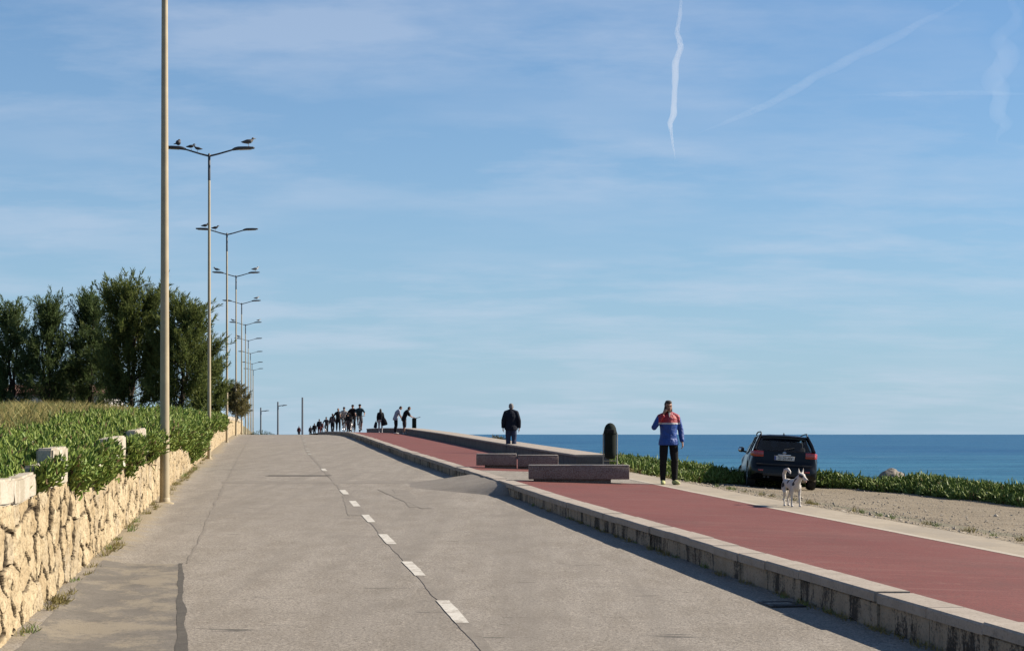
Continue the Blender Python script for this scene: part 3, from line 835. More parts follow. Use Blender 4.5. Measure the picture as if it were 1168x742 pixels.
# ice plant belt on the seaward rim of the shoulder
def shore_plants():
    Vs, Fs, Ms = [], [], []; off = 0
    def put(V, F, mis):
        nonlocal off
        Vs.append(V)
        for f, mi in zip(F, mis): Fs.append(f + off); Ms.append(mi)
        off += len(V)
    n0 = 900000
    x = rng.uniform(1.5, 20, n0); Y = rng.uniform(9, 53, n0)
    h = rim(x, Y)
    edge = -.1 + .7 * (fbm(x * .9, Y * .9, 71) - .5)
    k = (h > edge) & (h < 1.7) & ~((Y < 42.8) & (x < 6)); x, Y, h, edge = x[k], Y[k], h[k], edge[k]
    # fewer where the frame does not reach
    k = rng.random(len(x)) < np.where(Y > 33, 1., .35); x, Y, h, edge = x[k], Y[k], h[k], edge[k]
    ns = 9500; sel = rng.permutation(len(x))[:ns]; x, Y, h, edge = x[sel], Y[sel], h[sel], edge[sel]
    top = (.05 + .20 * sstep(0, .7, h - edge) * (1 - .5 * sstep(1., 1.8, h))) * (.35 + 1.3 * fbm(x * .6, Y * .6, 72))
    fr = np.where(rng.random(ns) < .6, 1., rng.uniform(.25, 1., ns))
    P = np.stack([x, Y, gz(x, Y) + .02 + top * fr], -1)
    per = 7; P = np.repeat(P, per, 0); n = len(P)
    D = np.array([-.05, -.12, .75]) + rng.normal(size=(n, 3)) * .5
    P = P + rng.normal(size=(n, 3)) * .05
    V, Q, T = prisms(P, D, rng.uniform(.09, .19, n), rng.uniform(.022, .042, n), .2)
    dry = np.where(rng.random(n) < .02 + .30 * (np.repeat(fr, per) < .5), 1, 0)
    put(V, [Q, T], [np.tile(dry, 3), np.tile(dry, 3)])
    sel = rng.permutation(ns)[:260]
    Pf = np.stack([x, Y, gz(x, Y) + .12 + top], -1)[sel]
    V, F = discs(Pf, np.tile(np.array([0, -.7, .6]), (len(Pf), 1)) + rng.normal(size=(len(Pf), 3)) * .3, rng.uniform(.02, .035, len(Pf)))
    put(V, [F], [np.full(len(F), 2)])
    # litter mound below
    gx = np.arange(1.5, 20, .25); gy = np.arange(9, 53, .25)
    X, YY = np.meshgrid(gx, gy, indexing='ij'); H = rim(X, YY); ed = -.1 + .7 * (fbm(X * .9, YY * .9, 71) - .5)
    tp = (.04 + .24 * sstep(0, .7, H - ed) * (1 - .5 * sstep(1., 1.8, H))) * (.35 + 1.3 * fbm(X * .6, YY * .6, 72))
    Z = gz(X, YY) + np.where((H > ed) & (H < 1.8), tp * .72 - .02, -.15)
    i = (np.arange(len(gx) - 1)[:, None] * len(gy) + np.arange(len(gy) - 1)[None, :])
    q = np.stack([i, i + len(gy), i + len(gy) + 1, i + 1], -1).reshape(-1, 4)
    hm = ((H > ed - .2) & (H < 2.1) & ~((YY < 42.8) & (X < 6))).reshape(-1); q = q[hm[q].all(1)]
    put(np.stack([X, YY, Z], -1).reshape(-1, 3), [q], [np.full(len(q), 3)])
    me = np_mesh('shore_ice_plant', np.concatenate(Vs), Fs, Ms)
    tag(link('shore_ice_plant', me, None, [ICE_R, ICE_DRY, PETAL, LITTER]), 'low green ice plant belt between the gravel and the sea', 'ice plant', kind='stuff')
shore_plants()

# ------------------------------------------------------------------ trees: feathery dark tamarisk-like evergreens
BARK = M('bark', (.075, .055, .038), .95, (.045, .035, .026), 14, bump=.7, bscale=30, bdist=.02)
def foliage_mat(name, c1, c2):
    return leaf_mat(name, c1, c2, .7, .4, .2)
FOL_D = foliage_mat('dark_foliage', (.058, .10, .034), (.15, .20, .072))
FOL_M = foliage_mat('olive_foliage', (.075, .118, .030), (.21, .24, .072))
FOL_B = foliage_mat('shrub_foliage', (.12, .115, .045), (.24, .21, .09))
def tree(name, x, Y, H, Wd, fol, label, seed, lean=0., nlimb=26, dens=1.0, col=.5, group='feathery evergreen trees behind the wall', need=46, low=.04, thin=1.0):
    r = random.Random(seed); g = np.random.default_rng(seed)
    z0 = float(tz(x, Y)) - .1
    e = empty(name, (x, Y, z0), 0, label, 'tree' if H > 3 else 'shrub', group)
    H *= .93; Wd *= .88
    wood = MB(); pts, dirs = [], []
    # several stems from the base
    stems = []
    for s in range(3 if H > 3 else 2):
        a = r.uniform(0, 6.28); sp_ = .10 * Wd
        p = [Vector((0, 0, 0))]; top = H * r.uniform(.66, .86); n = 7
        for i in range(1, n + 1):
            f = i / n
            p.append(Vector((math.cos(a) * sp_ * f + lean * f * f + r.gauss(0, .05), math.sin(a) * sp_ * f + r.gauss(0, .05), top * f)))
        wood.loft(p, [.085 * H / 5 * (1 - .82 * i / n) + .008 for i in range(n + 1)], 7)
        stems.append(p)
    def env(f):  # half width of the crown at height fraction f
        return Wd * .5 * (min(1, (f + .14) / .34) ** .6) * max(.05, (1 - f)) ** col * 1.2
    for i in range(nlimb):
        f = low + (.93 - low) * ((i + r.random()) / nlimb)
        st = stems[i % len(stems)]; q = min(.999, f * H / st[-1].z) * (len(st) - 1); k = int(q)
        base = st[k].lerp(st[min(k + 1, len(st) - 1)], q - k)
        a = i * 2.399 + r.uniform(-.4, .4); w = env(f) * r.uniform(.6, 1.18)
        rise = r.uniform(.15, .7) * w + .10 * H * r.uniform(.3, 1.4) * (1 - .5 * f) * min(1, f * 3 + .2)
        end = base + Vector((math.cos(a) * w, math.sin(a) * w, rise))
        end.z = min(end.z, H * r.uniform(.96, 1.04))
        mid = base.lerp(end, .5) + Vector((math.cos(a), math.sin(a), -.3)) * w * .12
        limb = [base, base.lerp(mid, .55), mid, mid.lerp(end, .5) + Vector((0, 0, .05)), end]
        wood.loft(limb, [.03 * H / 5, .024 * H / 5, .017 * H / 5, .011 * H / 5, .004], 5)
        # plumes along the limb
        npl = int(6 + 11 * w / (Wd * .5))
        for j in range(npl):
            t = .22 + .78 * (j + r.random()) / npl; q = t * 4; kk = min(3, int(q))
            b = limb[kk].lerp(limb[kk + 1], q - kk)
            dr = (limb[kk + 1] - limb[kk]).normalized()
            d = (dr * .7 + Vector((r.gauss(0, .5), r.gauss(0, .5), r.uniform(.35, 1.1)))).normalized()
            L = thin * r.uniform(.45, 1.35) * (H / 5) ** .6 * (1.15 - .45 * t)
            bend = Vector((r.gauss(0, .2), r.gauss(0, .2), .12))
            nn = int(need * dens * (L / .6))
            s_ = np.linspace(.08, 1, nn) + g.uniform(-.02, .02, nn)
            P = np.array(b)[None] + np.array(d)[None] * (s_ * L)[:, None] + np.array(bend)[None] * (s_ ** 2 * L)[:, None]
            spread = (.075 * (1.08 - s_) + .012)[:, None]
            P = P + g.normal(size=(nn, 3)) * spread
            D = np.array(d)[None] + g.normal(size=(nn, 3)) * .50
            pts.append(P); dirs.append(D)
    # loose upright sprays filling the crown right down to the ground
    for j in range(int(70 * dens * (Wd / 3.2) * (H / 5))):
        f = r.random() ** 1.25 * .93; a = r.uniform(0, 6.283); w = env(f) * math.sqrt(r.random()) * .84
        b = Vector((math.cos(a) * w + lean * f * f, math.sin(a) * w, f * H + .02)); L = r.uniform(.45, 1.0) * (H / 5) ** .5 * (1.1 - .4 * f)
        d = Vector((math.cos(a) * .35 + r.gauss(0, .3), math.sin(a) * .35 + r.gauss(0, .3), 1)).normalized()
        nn = int(need * 1.5 * dens); s_ = g.random(nn)
        P = np.array(b)[None] + np.array(d)[None] * (s_ * L)[:, None] + g.normal(size=(nn, 3)) * (.13 * (1.1 - s_) + .02)[:, None]
        pts.append(P); dirs.append(np.array(d)[None] + g.normal(size=(nn, 3)) * .45)
    P = np.concatenate(pts); D = np.concatenate(dirs); D /= np.linalg.norm(D, axis=1, keepdims=True); n = len(P)
    L = g.uniform(.10, .24, n); wv = g.uniform(.018, .036, n)
    S = np.cross(D, g.normal(size=(n, 3))); S /= np.linalg.norm(S, axis=1, keepdims=True)
    V = np.stack([P - S * wv[:, None] * .5, P + S * wv[:, None] * .5, P + D * L[:, None] * .6 + S * wv[:, None] * .5, P + D * L[:, None], P + D * L[:, None] * .6 - S * wv[:, None] * .5], 1)
    b = np.arange(n)[:, None] * 5
    wood.build('trunk', BARK, e)
    link('crown', np_mesh('crown', V.reshape(-1, 3), [b + np.array([[0, 1, 2, 3, 4]])]), e, [fol])
    return e
def tree_px(name, px, Y, ytop, wpx, fol, label, seed, **k):
    x, _ = at(px, Y); H = zat(ytop, Y) - float(tz(x, Y)) + .1
    return tree(name, x, Y, H, wpx * Y / FPX, fol, label, seed, **k)
tree_px('evergreen_tree', 14, 76, 342, 62, FOL_D, 'thin dark evergreen at the left edge of the photo, first from the left', 11, col=.75, nlimb=32, dens=.75, thin=.9)
tree_px('evergreen_tree', 53, 75, 333, 56, FOL_D, 'slim pointed dark evergreen, second tree from the left edge', 12, col=.85, nlimb=32, dens=.75, thin=.9)
tree_px('evergreen_tree', 102, 76, 320, 66, FOL_D, 'dark pointed evergreen left of the tallest bushy tree', 13, col=.9, nlimb=36, dens=.8, thin=.9)
tree_px('evergreen_tree', 80, 82, 412, 46, FOL_D, 'low dark evergreen filling the gap behind the pointed trees on the left', 18, col=.6, nlimb=26, dens=.6, thin=.8)
tree_px('evergreen_tree', 150, 73, 318, 92, FOL_M, 'tallest bushy evergreen in the middle of the tree clump', 14, col=.5, nlimb=48, dens=.9)
tree_px('evergreen_tree', 206, 72, 340, 84, FOL_M, 'broad olive green evergreen behind the slim second lamp post', 15, col=.5, nlimb=42, lean=.1, dens=.9)
tree_px('evergreen_tree', 238, 76, 408, 36, FOL_M, 'low leaning evergreen reaching out over the wall at the right of the clump', 16, col=.5, nlimb=18, lean=.15, dens=.8)
tree_px('shrub', 270, 104, 442, 30, FOL_B, 'small brownish shrub on the wall behind the row of lamp posts', 17, col=.3, nlimb=16, group='shrubs')
# low tuft behind the parapet
def tuft(name, x, Y, z, w, h, mat, label, n=900, seed=3):
    g = np.random.default_rng(seed)
    a = g.uniform(0, 6.283, n); rr = np.sqrt(g.random(n)) * w / 2
    P = np.stack([np.cos(a) * rr, np.sin(a) * rr * .7, g.uniform(0, h, n) * (1 - (rr / (w / 2)) ** 2) * .85], -1)
    D = np.stack([P[:, 0], P[:, 1], np.full(n, .5)], -1) + g.normal(size=(n, 3)) * .35
    V, Q, T = prisms(P, D, g.uniform(.10, .2, n), g.uniform(.02, .035, n))
    o = link(name, np_mesh(name, V, [Q, T]), None, [mat]); o.location = (x, Y, z)
    return tag(o, label, 'shrub', 'shrubs')
tuft('low_shrub', -.62, 70.5, float(gz(-.62, 70.5)) - .02, 1.5, .62, FOL_B, 'brownish low tuft peeping over the parapet left of the walking man')
# ------------------------------------------------------------------ street lamps
POLE = M('galvanised_pole', (.54, .45, .29), .6, (.44, .36, .23), 3, metal=.0, bump=.15, bscale=40, bdist=.003)
LAMP_DK = M('dark_lamp_metal', (.045, .05, .06), .5, (.06, .065, .075), 6)
LENS = M('lamp_glass', (.4, .42, .42), .2)
LAMP_H = 9.4
def make_lamp(r0, r1, label):
    e = empty('street_lamp', (0, 0, 0), 0, label, 'street lamp', 'street lamps in a row along the wall')
    b = MB(); b.loft([(0, 0, -.2), (0, 0, .3), (0, 0, 4.5), (0, 0, LAMP_H - .05)], [r0 * 1.02, r0, (r0 + r1) / 2, r1], 16, side=(1, 0, 0)); b.build('pole', POLE, e)
    b = MB(); b.lathe((0, 0, 0), [(r0 * 1.9, -.05), (r0 * 1.9, .012), (r0 * 1.15, .03), (r0 * 1.08, .09), (r0 * 1.02, .1)], 16); b.build('base_collar', POLE, e)
    b = MB(); b.box((0, -r0 * .93, 1.05), (.085, .03, .32), bev=.008); b.build('access_door', POLE, e)
    b = MB(); q_ = .75 if r1 < .05 else .5; b.lathe((0, 0, LAMP_H - q_), [(r1 * 1.12, 0), (r1 * 1.15, .02), (r1 * 1.1, q_ + .05), (r1 * .5, q_ + .09)], 14); b.build('top_sleeve', LAMP_DK, e)
    for s in (-1, 1):
        b = MB(); b.loft([(0, 0, LAMP_H), (s * .28, 0, LAMP_H + .07), (s * .80, 0, LAMP_H + .225)], [.030, .027, .024], 10); b.build('arm', LAMP_DK, e)
        b = MB()
        b.loft([(s * .72, 0, LAMP_H + .205), (s * .80, 0, LAMP_H + .232), (s * .90, 0, LAMP_H + .250), (s * 1.15, 0, LAMP_H + .262), (s * 1.37, 0, LAMP_H + .268), (s * 1.40, 0, LAMP_H + .268)], [(.05, .03), (.09, .045), (.12, .05), (.13, .045), (.10, .03), (.05, .012)], 14, side=(0, 1, 0), power=3)
        h = b.build('lamp_head', LAMP_DK, e)
        b = MB(); b.loft([(s * .93, 0, LAMP_H + .205), (s * 1.3, 0, LAMP_H + .222)], [(.085, .012), (.075, .010)], 12, side=(0, 1, 0), power=3); b.build('lens', LENS, h)
    return e
def lamp_xy(k): Y = 30.4 + 24.42 * k - (.45 if k == 1 else 0); return float(wx(Y)) + .2, Y
L_ORD = ['second', 'third', 'fourth', 'fifth', 'sixth', 'seventh', 'eighth', 'ninth', 'tenth']
thick = make_lamp(.084, .052, 'thick nearest lamp post whose top runs out of the photo')
thick.location = (*lamp_xy(0), float(zr(lamp_xy(0)[1])) + .02)
slim = make_lamp(.058, .036, 'slim twin arm street lamp second from the camera with four birds perched on it')
slim.location = (*lamp_xy(1), float(zr(lamp_xy(1)[1])) + .02)
lamps = [thick, slim]
EXTRA = {2: 'with two small birds on its left arm', 3: 'with a gull right and a dark bird left', 4: 'with one pale gull on its right arm', 5: 'with a bird at each end of its arms', 6: 'with one small bird on its left arm', 7: 'with no birds, standing far up the road', 8: 'without birds, last but one of the row', 9: 'at the far end of the row, smallest of all'}
for k in range(2, 10):
    o = copy_tree(slim); x, Y = lamp_xy(k)
    o['label'] = '%s street lamp of the row %s' % (L_ORD[k - 1], EXTRA[k])
    dz = {4: .12, 5: .1, 6: .1, 7: 0, 8: -.1, 9: .1}.get(k, 0)
    o.location = (x, Y, float(zr(Y)) + .02 + dz); lamps.append(o)
for o in lamps: o.rotation_euler = (0, 0, R(3))
# far poles beyond the crest
def far_pole(px, Y, ytop, arm, label):
    x, _ = at(px, Y); zb = float(zr(Y)) - .3; h = zat(ytop, Y) - zb
    e = empty('street_lamp', (x, Y, zb), 0, label, 'street lamp', 'grey poles beyond the crest')
    b = MB(); b.loft([(0, 0, 0), (0, 0, h)], [.16, .13], 10); b.build('pole', FARPOLE, e)
    if arm:
        b = MB(); b.loft([(0, 0, h - .7), (.5, 0, h - .62), (1.15, 0, h - .55)], [.07, .07, .06], 8); b.build('arm', FARPOLE, e)
        b = MB(); b.loft([(.7, 0, h - .66), (1.0, 0, h - .56), (1.5, 0, h - .55)], [(.16, .09), (.2, .1), (.12, .06)], 10, side=(0, 1, 0)); b.build('lamp_head', FARPOLE, e)
FARPOLE = M('grey_far_pole', (.16, .19, .22), .7, (.2, .23, .26), 4)
far_pole(297.5, 320, 464.5, True, 'shortest grey one armed lamp beyond the crest, beside the small far bush')
far_pole(317, 290, 458, True, 'grey one armed lamp beyond the crest, middle of the three poles')
far_pole(345, 260, 453, False, 'plain grey pole without arm beyond the crest near the cyclists')
tuft('far_shrub', *at(298.5, 165), float(zr(165.)) - .1, 2.6, .62, FOL_D, 'tiny dark bush at the road crest left of the far poles', 400, 9)

# ------------------------------------------------------------------ birds
def bird_mats():
    return (M('white_plumage', (.72, .72, .70), .8), M('grey_plumage', (.22, .23, .25), .8, (.3, .31, .33), 20), M('dark_plumage', (.035, .037, .042), .7, (.06, .06, .07), 20), M('beak', (.5, .3, .06), .5))
BW, BG, BD, BK = bird_mats()
def make_bird(kind, label, group, BW=BW, BG=BG):
    e = empty('gull' if kind == 'gull' else 'bird', (0, 0, 0), 0, label, 'gull' if kind == 'gull' else 'bird', group)
    s = 1.0 if kind == 'gull' else .62
    b = MB()   # faces +x
    if kind == 'fluffed':
        b.ball((0, 0, .15), (.095, .10, .095), 12, 9); b.ball((.035, 0, .235), (.05, .048, .045)); b.loft([(-.06, 0, .12), (-.17, 0, .09)], [(.045, .03), (.03, .01)], 8, side=(0, 1, 0))
    else:
        b.loft([(-.21 * s, 0, .125 * s), (-.14 * s, 0, .145 * s), (-.04 * s, 0, .16 * s), (.06 * s, 0, .18 * s), (.115 * s, 0, .215 * s), (.13 * s, 0, .25 * s)], [(.02 * s, .012 * s), (.06 * s, .045 * s), (.085 * s, .075 * s), (.075 * s, .07 * s), (.045 * s, .045 * s), (.036 * s, .036 * s)], 12, side=(0, 1, 0))
        b.ball((.145 * s, 0, .272 * s), (.048 * s, .04 * s, .04 * s))
    if kind == 'gull': b.remesh('body', [BW, BG], .010, e, 3, colour=lambda c: (c[:, 2] > .165) & (c[:, 0] < .07) & (np.abs(c[:, 1]) > -1))
    else: b.remesh('body', BD if kind != 'grey' else BG, .008, e, 3)
    hx, hz = (.145 * s, .272 * s) if kind != 'fluffed' else (.035, .235)
    b = MB(); b.loft([(hx + .03 * s, 0, hz), (hx + .075 * s, 0, hz - .006), (hx + .1 * s, 0, hz - .016)], [.013 * s, .009 * s, .002], 7); b.build('beak', BK, e)
    for sy in (-1, 1):
        if kind != 'fluffed':
            b = MB(); b.loft([(.07 * s, sy * .06 * s, .185 * s), (-.05 * s, sy * .078 * s, .175 * s), (-.17 * s, sy * .04 * s, .15 * s), (-.25 * s, sy * .014 * s, .142 * s)], [(.012 * s, .04 * s), (.014 * s, .05 * s), (.01 * s, .028 * s), (.003, .006)], 8, side=(0, 1, 0)); b.build('wing', BG if kind == 'gull' else BD, e)
        b = MB(); b.loft([(.0, sy * .028 * s, .12 * s), (.0, sy * .028 * s, .0)], [.006 * s, .005 * s], 6); b.loft([(-.012 * s, sy * .028 * s, .004), (.04 * s, sy * .032 * s, .004)], [(.012 * s, .004), (.018 * s, .003)], 6, side=(0, 1, 0)); b.build('leg', BK, e)
    return e
gull0 = make_bird('gull', 'grey backed gull standing on the right lamp head of the second street lamp', 'birds on the lamps', M('brown_grey_plumage', (.16, .15, .145), .85, (.26, .25, .24), 25), M('dusky_wing', (.07, .07, .075), .85, (.11, .11, .11), 25))
gullw = make_bird('gull', 'white breasted gull on the right lamp head of the fourth street lamp', 'birds on the lamps')
small0 = make_bird('small', 'small dark bird on the left arm of the second lamp, nearer its post', 'birds on the lamps')
fluff0 = make_bird('fluffed', 'large fluffed dark bird on the left lamp head of the second street lamp', 'birds on the lamps')
def perch(bird, k, dx, flip=False, label=None, first=False, sc=1.0):
    o = bird if first else copy_tree(bird)
    L = lamps[k]; ax = abs(dx)
    z = LAMP_H + (.30 * ax + .018 if ax < .72 else .285 + .02 * (ax - .8)) + (.012 if ax < .72 else .0)
    o.location = L.location + Vector((dx, 0, z)); o.rotation_euler = (0, 0, R(180 if flip else 0) + R(12)); o.scale = (sc * .86,) * 3
    if label: o['label'] = label
perch(gull0, 1, 1.22, first=True, sc=1.1)
perch(fluff0, 1, -.96, first=True, sc=1.0)
perch(small0, 1, -.36, True, first=True, sc=1.15)
perch(small0, 1, -.56, False, 'small dark bird in the middle of the left arm of the second lamp', sc=1.2)
perch(small0, 2, -.98, False, 'small dark bird on the left lamp head of the third street lamp', sc=1.5)
perch(small0, 2, -.52, False, 'small dark bird in the middle of the left arm of the third street lamp', sc=1.5)
perch(small0, 3, -1.15, True, 'dark bird on the left lamp head of the fourth street lamp', sc=1.7)
perch(gullw, 3, 1.15, first=True, sc=1.2)
perch(gullw, 4, 1.1, False, 'pale gull on the right lamp head of the fifth street lamp', sc=1.1)
perch(gullw, 5, 1.15, False, 'gull on the right lamp head of the sixth street lamp', sc=1.0)
perch(small0, 5, -1.1, True, 'dark bird on the left lamp head of the sixth street lamp', sc=1.6)
perch(small0, 6, -1.0, True, 'dark bird on the left lamp head of the seventh street lamp', sc=1.9)

# ------------------------------------------------------------------ granite benches
GRAN = M('dark_granite', (.16, .098, .072), .8, (.255, .178, .138), 5, bump=.35, bscale=120, bdist=.004, fine=(42, (.36, .30, .265), .8))
GRAN_TOP = M('granite_top', (.44, .39, .33), .6, (.54, .48, .41), 4, bump=.2, bscale=140, bdist=.002, fine=(80, (.2, .18, .17), .6))
def bench(px0, px1, Y, label, plinth=(.10, .16), h=.285, dep=.52):
    x0, _ = at(px0, Y); x1, _ = at(px1, Y); L = x1 - x0; xm = (x0 + x1) / 2; Yc = Y + dep / 2
    zb = float(pz(Yc, xm - kx(Yc)))
    e = empty('stone_bench', (xm, Yc, zb), 0, label, 'bench', 'granite block benches across the path')
    b = MB(); b.box((0, 0, .065 + (h - .03) / 2), (L, dep, h - .03), bev=.014); b.build('block', GRAN, e)
    b = MB(); b.box((0, 0, .065 + h - .014), (L - .002, dep - .002, .026), bev=.010); b.build('top_slab', GRAN_TOP, e)
    b = MB(); b.box((0, .0, .02), (L - plinth[0] - plinth[1], dep - .18, .15)); p = b.build('plinth', GRAN, e, False); p.location.x = (plinth[0] - plinth[1]) / 2
    return e
bench(603, 718, 34.55, 'longest dark granite bench, nearest to the camera on the red path', (.10, .36))
bench(543.2, 589.4, 41.6, 'left half of the short granite block pair behind the long bench', (.2, .0), .28)
bench(590.6, 636.8, 41.6, 'right half of the short granite block pair, in front of the parapet end', (.0, .16), .28)

# ------------------------------------------------------------------ litter bins
BIN = M('dark_green_bin', (.004, .009, .007), .85, (.010, .017, .013), 5, spec=.2)
BINPOST = M('pale_bin_post', (.45, .43, .36), .5, (.38, .36, .3), 6)
xb, Yb = at(696, 42.4)[0], 42.4; zb = float(gz(xb, Yb)) + .03
e = empty('litter_bin', (xb, Yb, zb), 0, 'dark dome topped litter bin on two pale posts beside the benches', 'litter bin')
zt = zat(482, Yb) - zb; z0 = zat(523.5, Yb) - zb
b = MB(); rr = .150; b.lathe((0, 0, 0), [(.02, z0), (.08, z0 + .012), (.125, z0 + .05), (rr - .006, z0 + .11), (rr, z0 + .2), (rr, zt - .27)], 28); b.build('bin_body', BIN, e)
b = MB(); b.lathe((0, 0, zt - .27), [(rr + .012, 0), (rr + .016, .012), (rr + .012, .05), (rr - .002, .10), (rr * .90, .16), (rr * .68, .22), (rr * .38, .256), (.01, .27)], 28); dome = b.build('dome_lid', BIN, e)
b = MB(); b.box((0, -.146, zt - .20), (.17, .03, .085), bev=.01); b.build('slot', M('black_slot', (.004, .004, .004), .9), dome)
for s in (-1, 1):
    b = MB(); b.loft([(s * (rr + .018), .0, -.1), (s * (rr + .018), .0, zt - .25)], .014, 10); b.build('post', BINPOST, e)
b = MB(); b.loft([(-rr - .018, 0, z0 - .035), (rr + .018, 0, z0 - .035)], .010, 8); b.build('cross_bar', BINPOST, e)
xb, Yb = at(472.5, 112)[0], 112.; zb = float(gz(xb, Yb)) + .02
e = empty('litter_bin', (xb, Yb, zb), 0, 'square far litter bin with its lid standing open, behind the parapet at the crest', 'litter bin')
zt = zat(476.6, Yb) - zb
b = MB(); b.box((0, 0, zt / 2 + .18), (.27, .27, zt - .36), bev=.03); b.build('bin_body', BIN, e)
b = MB(); b.box((0, 0, .12), (.24, .24, .5), bev=.03); b.build('bin_foot', M('grey_foot', (.25, .24, .22), .8), e)
b = MB(); b.box((.19, 0, zt + .02), (.42, .28, .03), rot=Matrix.Rotation(R(-14), 3, 'Y'), bev=.01); b.build('lid', BIN, e)

# ------------------------------------------------------------------ boulder on the seaward slope
def boulder(px, Y, ytop, wpx, label):
    x, _ = at(px, Y); w = wpx * Y / FPX; g = float(gz(x, Y)); h = zat(ytop, Y) - g + .25
    bm = bmesh.new(); bmesh.ops.create_icosphere(bm, subdivisions=5, radius=1)
    for v in bm.verts:
        p = v.co.copy()
        n = 1 + .25 * (fbm(p.x * 1.3 + 5, p.y * 1.3 + p.z, 3) - .5) + .12 * (fbm(p.x * 4, p.z * 4 + p.y * 2, 6) - .5) + .03 * (fbm(p.x * 14, p.z * 14 + p.y * 9, 16) - .5)
        v.co = Vector((p.x * w / 2 * n + .10 * w * p.z, p.y * w * .6 * n, (max(abs(p.z) ** .75 * (1 if p.z > 0 else -1), -.6) * n) * h * .5))
    me = bpy.data.meshes.new('boulder'); bm.to_mesh(me); bm.free(); me.polygons.foreach_set('use_smooth', [True] * len(me.polygons))
    o = link('boulder', me, None, [M('pale_boulder', (.30, .265, .215), .9, (.21, .185, .15), 3, bump=.8, bscale=12, bdist=.05)])
    o.location = (x, Y, g - .25 + h * .5); tag(o, label, 'boulder')
boulder(1013, 51.5, 535, 44, 'pale rounded boulder showing above the ice plant at the right')

# ------------------------------------------------------------------ house glimpsed behind the trees
Yh = 118.
xh0, xh1 = at(-40, Yh)[0], at(118, Yh)[0]; zg = float(tz((xh0 + xh1) / 2, Yh)) - .6
e = empty('house', ((xh0 + xh1) / 2, Yh, zg), 0, 'white house with reddish roof glimpsed through the trees at the left', 'house')
w = xh1 - xh0; hw = zat(447, Yh) - zg; hr = zat(437, Yh) - zg
HW = M('house_plaster', (.66, .64, .62), .9, (.58, .57, .56), 2, bump=.3, bscale=20, bdist=.01); HR = M('roof_tiles', (.34, .16, .11), .9, (.25, .12, .09), 6, bump=.6, bscale=25, bdist=.03)
b = MB(); b.box((0, 3, hw / 2), (w, 6, hw)); b.build('wall', HW, e, False)
b = MB(); b.add([(-w / 2 - .3, -.35, hw - .05), (w / 2 + .3, -.35, hw - .05), (w / 2 + .3, 3, hr), (-w / 2 - .3, 3, hr), (w / 2 + .3, 6.35, hw - .05), (-w / 2 - .3, 6.35, hw - .05), (-w / 2 - .3, -.35, hw - .2), (w / 2 + .3, -.35, hw - .2), (w / 2 + .3, 6.35, hw - .2), (-w / 2 - .3, 6.35, hw - .2)], [(0, 1, 2, 3), (3, 2, 4, 5), (0, 6, 7, 1), (5, 4, 8, 9), (0, 3, 5, 9, 6), (1, 7, 8, 4, 2), (6, 9, 8, 7)]); b.build('roof', HR, e, False)
GL = M('dark_window', (.03, .04, .05), .15)
for k in range(4):
    b = MB(); b.box((-w / 2 + w * (k + .5) / 4, -.02, hw * .55), (1.0, .08, 1.1)); wn = b.build('window', GL, e, False)
    b = MB(); xc = -w / 2 + w * (k + .5) / 4
    for (ax, az, sx, sz) in ((-.54, 0, .08, 1.26), (.54, 0, .08, 1.26), (0, .59, 1.0, .08), (0, -.59, 1.0, .08)): b.box((xc + ax, -.045, hw * .55 + az), (sx, .09, sz))
    b.build('frame', HW, wn, False)
# ------------------------------------------------------------------ dark estate car parked on the gravel, seen from behind
def car_paint():
    m, t, p = new_mat('black_car_paint')
    p.inputs['Base Color'].default_value = (.006, .007, .011, 1); p.inputs['Roughness'].default_value = .28; p.inputs['Specular IOR Level'].default_value = .2
    p.inputs['Coat Weight'].default_value = .22; p.inputs['Coat Roughness'].default_value = .04
    co = t.new('ShaderNodeTexCoord').outputs['Object']
    c = t.mix(t.ramp(t.noise(co, 3, 4, .6), [(.4, 0.), (.7, .5)]), (.003, .0035, .006), (.008, .008, .009)); t.lk(c, p.inputs['Base Color'])
    return m
PAINT_CAR = car_paint()
BLACK = M('black_plastic', (.010, .010, .011), .6, (.018, .017, .017), 9)
RUB = M('tyre_rubber', (.014, .014, .014), .85, (.03, .028, .026), 12)
ALLOY = M('alloy', (.36, .37, .38), .3, metal=.8)
CHROME = M('chrome', (.75, .75, .76), .12, metal=1.)
REDL = M('red_lamp_glass', (.50, .018, .020), .12, (.36, .012, .014), 12, coat=.6)
CLEARL = M('clear_lamp_glass', (.34, .06, .06), .2)
PLATE = M('plate_white', (.72, .72, .70), .4); PLATEB = M('plate_blue', (.02, .06, .3), .4); INK = M('plate_ink', (.012, .012, .014), .5)
SEATM = M('car_seat', (.012, .012, .013), .9)
def glass_mat():
    m, t, p = new_mat('tinted_car_glass')
    tr = t.new('ShaderNodeBsdfTransparent'); tr.inputs[0].default_value = (.76, .79, .80, 1)
    gl = t.new('ShaderNodeBsdfGlossy'); gl.inputs['Roughness'].default_value = .02
    f = t.new('ShaderNodeFresnel'); f.inputs[0].default_value = 1.45
    mx = t.new('ShaderNodeMixShader'); t.lk(f.outputs[0], mx.inputs[0]); t.lk(tr.outputs[0], mx.inputs[1]); t.lk(gl.outputs[0], mx.inputs[2])
    t.lk(mx.outputs[0], m.node_tree.nodes['Material Output'].inputs[0]); return m
CGLASS = glass_mat()
CX, CY, YAW = 7.06, 45.7, -4.0
zc = float((gz(CX - .76, CY + .8) + gz(CX + .72, CY + .8)) / 2) + .028
zf = float((gz(CX - .55, CY + 3.5) + gz(CX + .95, CY + 3.5)) / 2) + .028
pitch = math.atan2(zf - zc, 2.76)
roll = math.atan2(float(gz(CX - .76, CY + .8) - gz(CX + .72, CY + .8)), 1.48)
car = empty('parked_car', (CX, CY, zc - .8 * math.tan(pitch)), R(YAW), 'black estate car with roof rails parked facing the sea on the gravel', 'car')
car.rotation_euler = (pitch, roll, R(YAW))
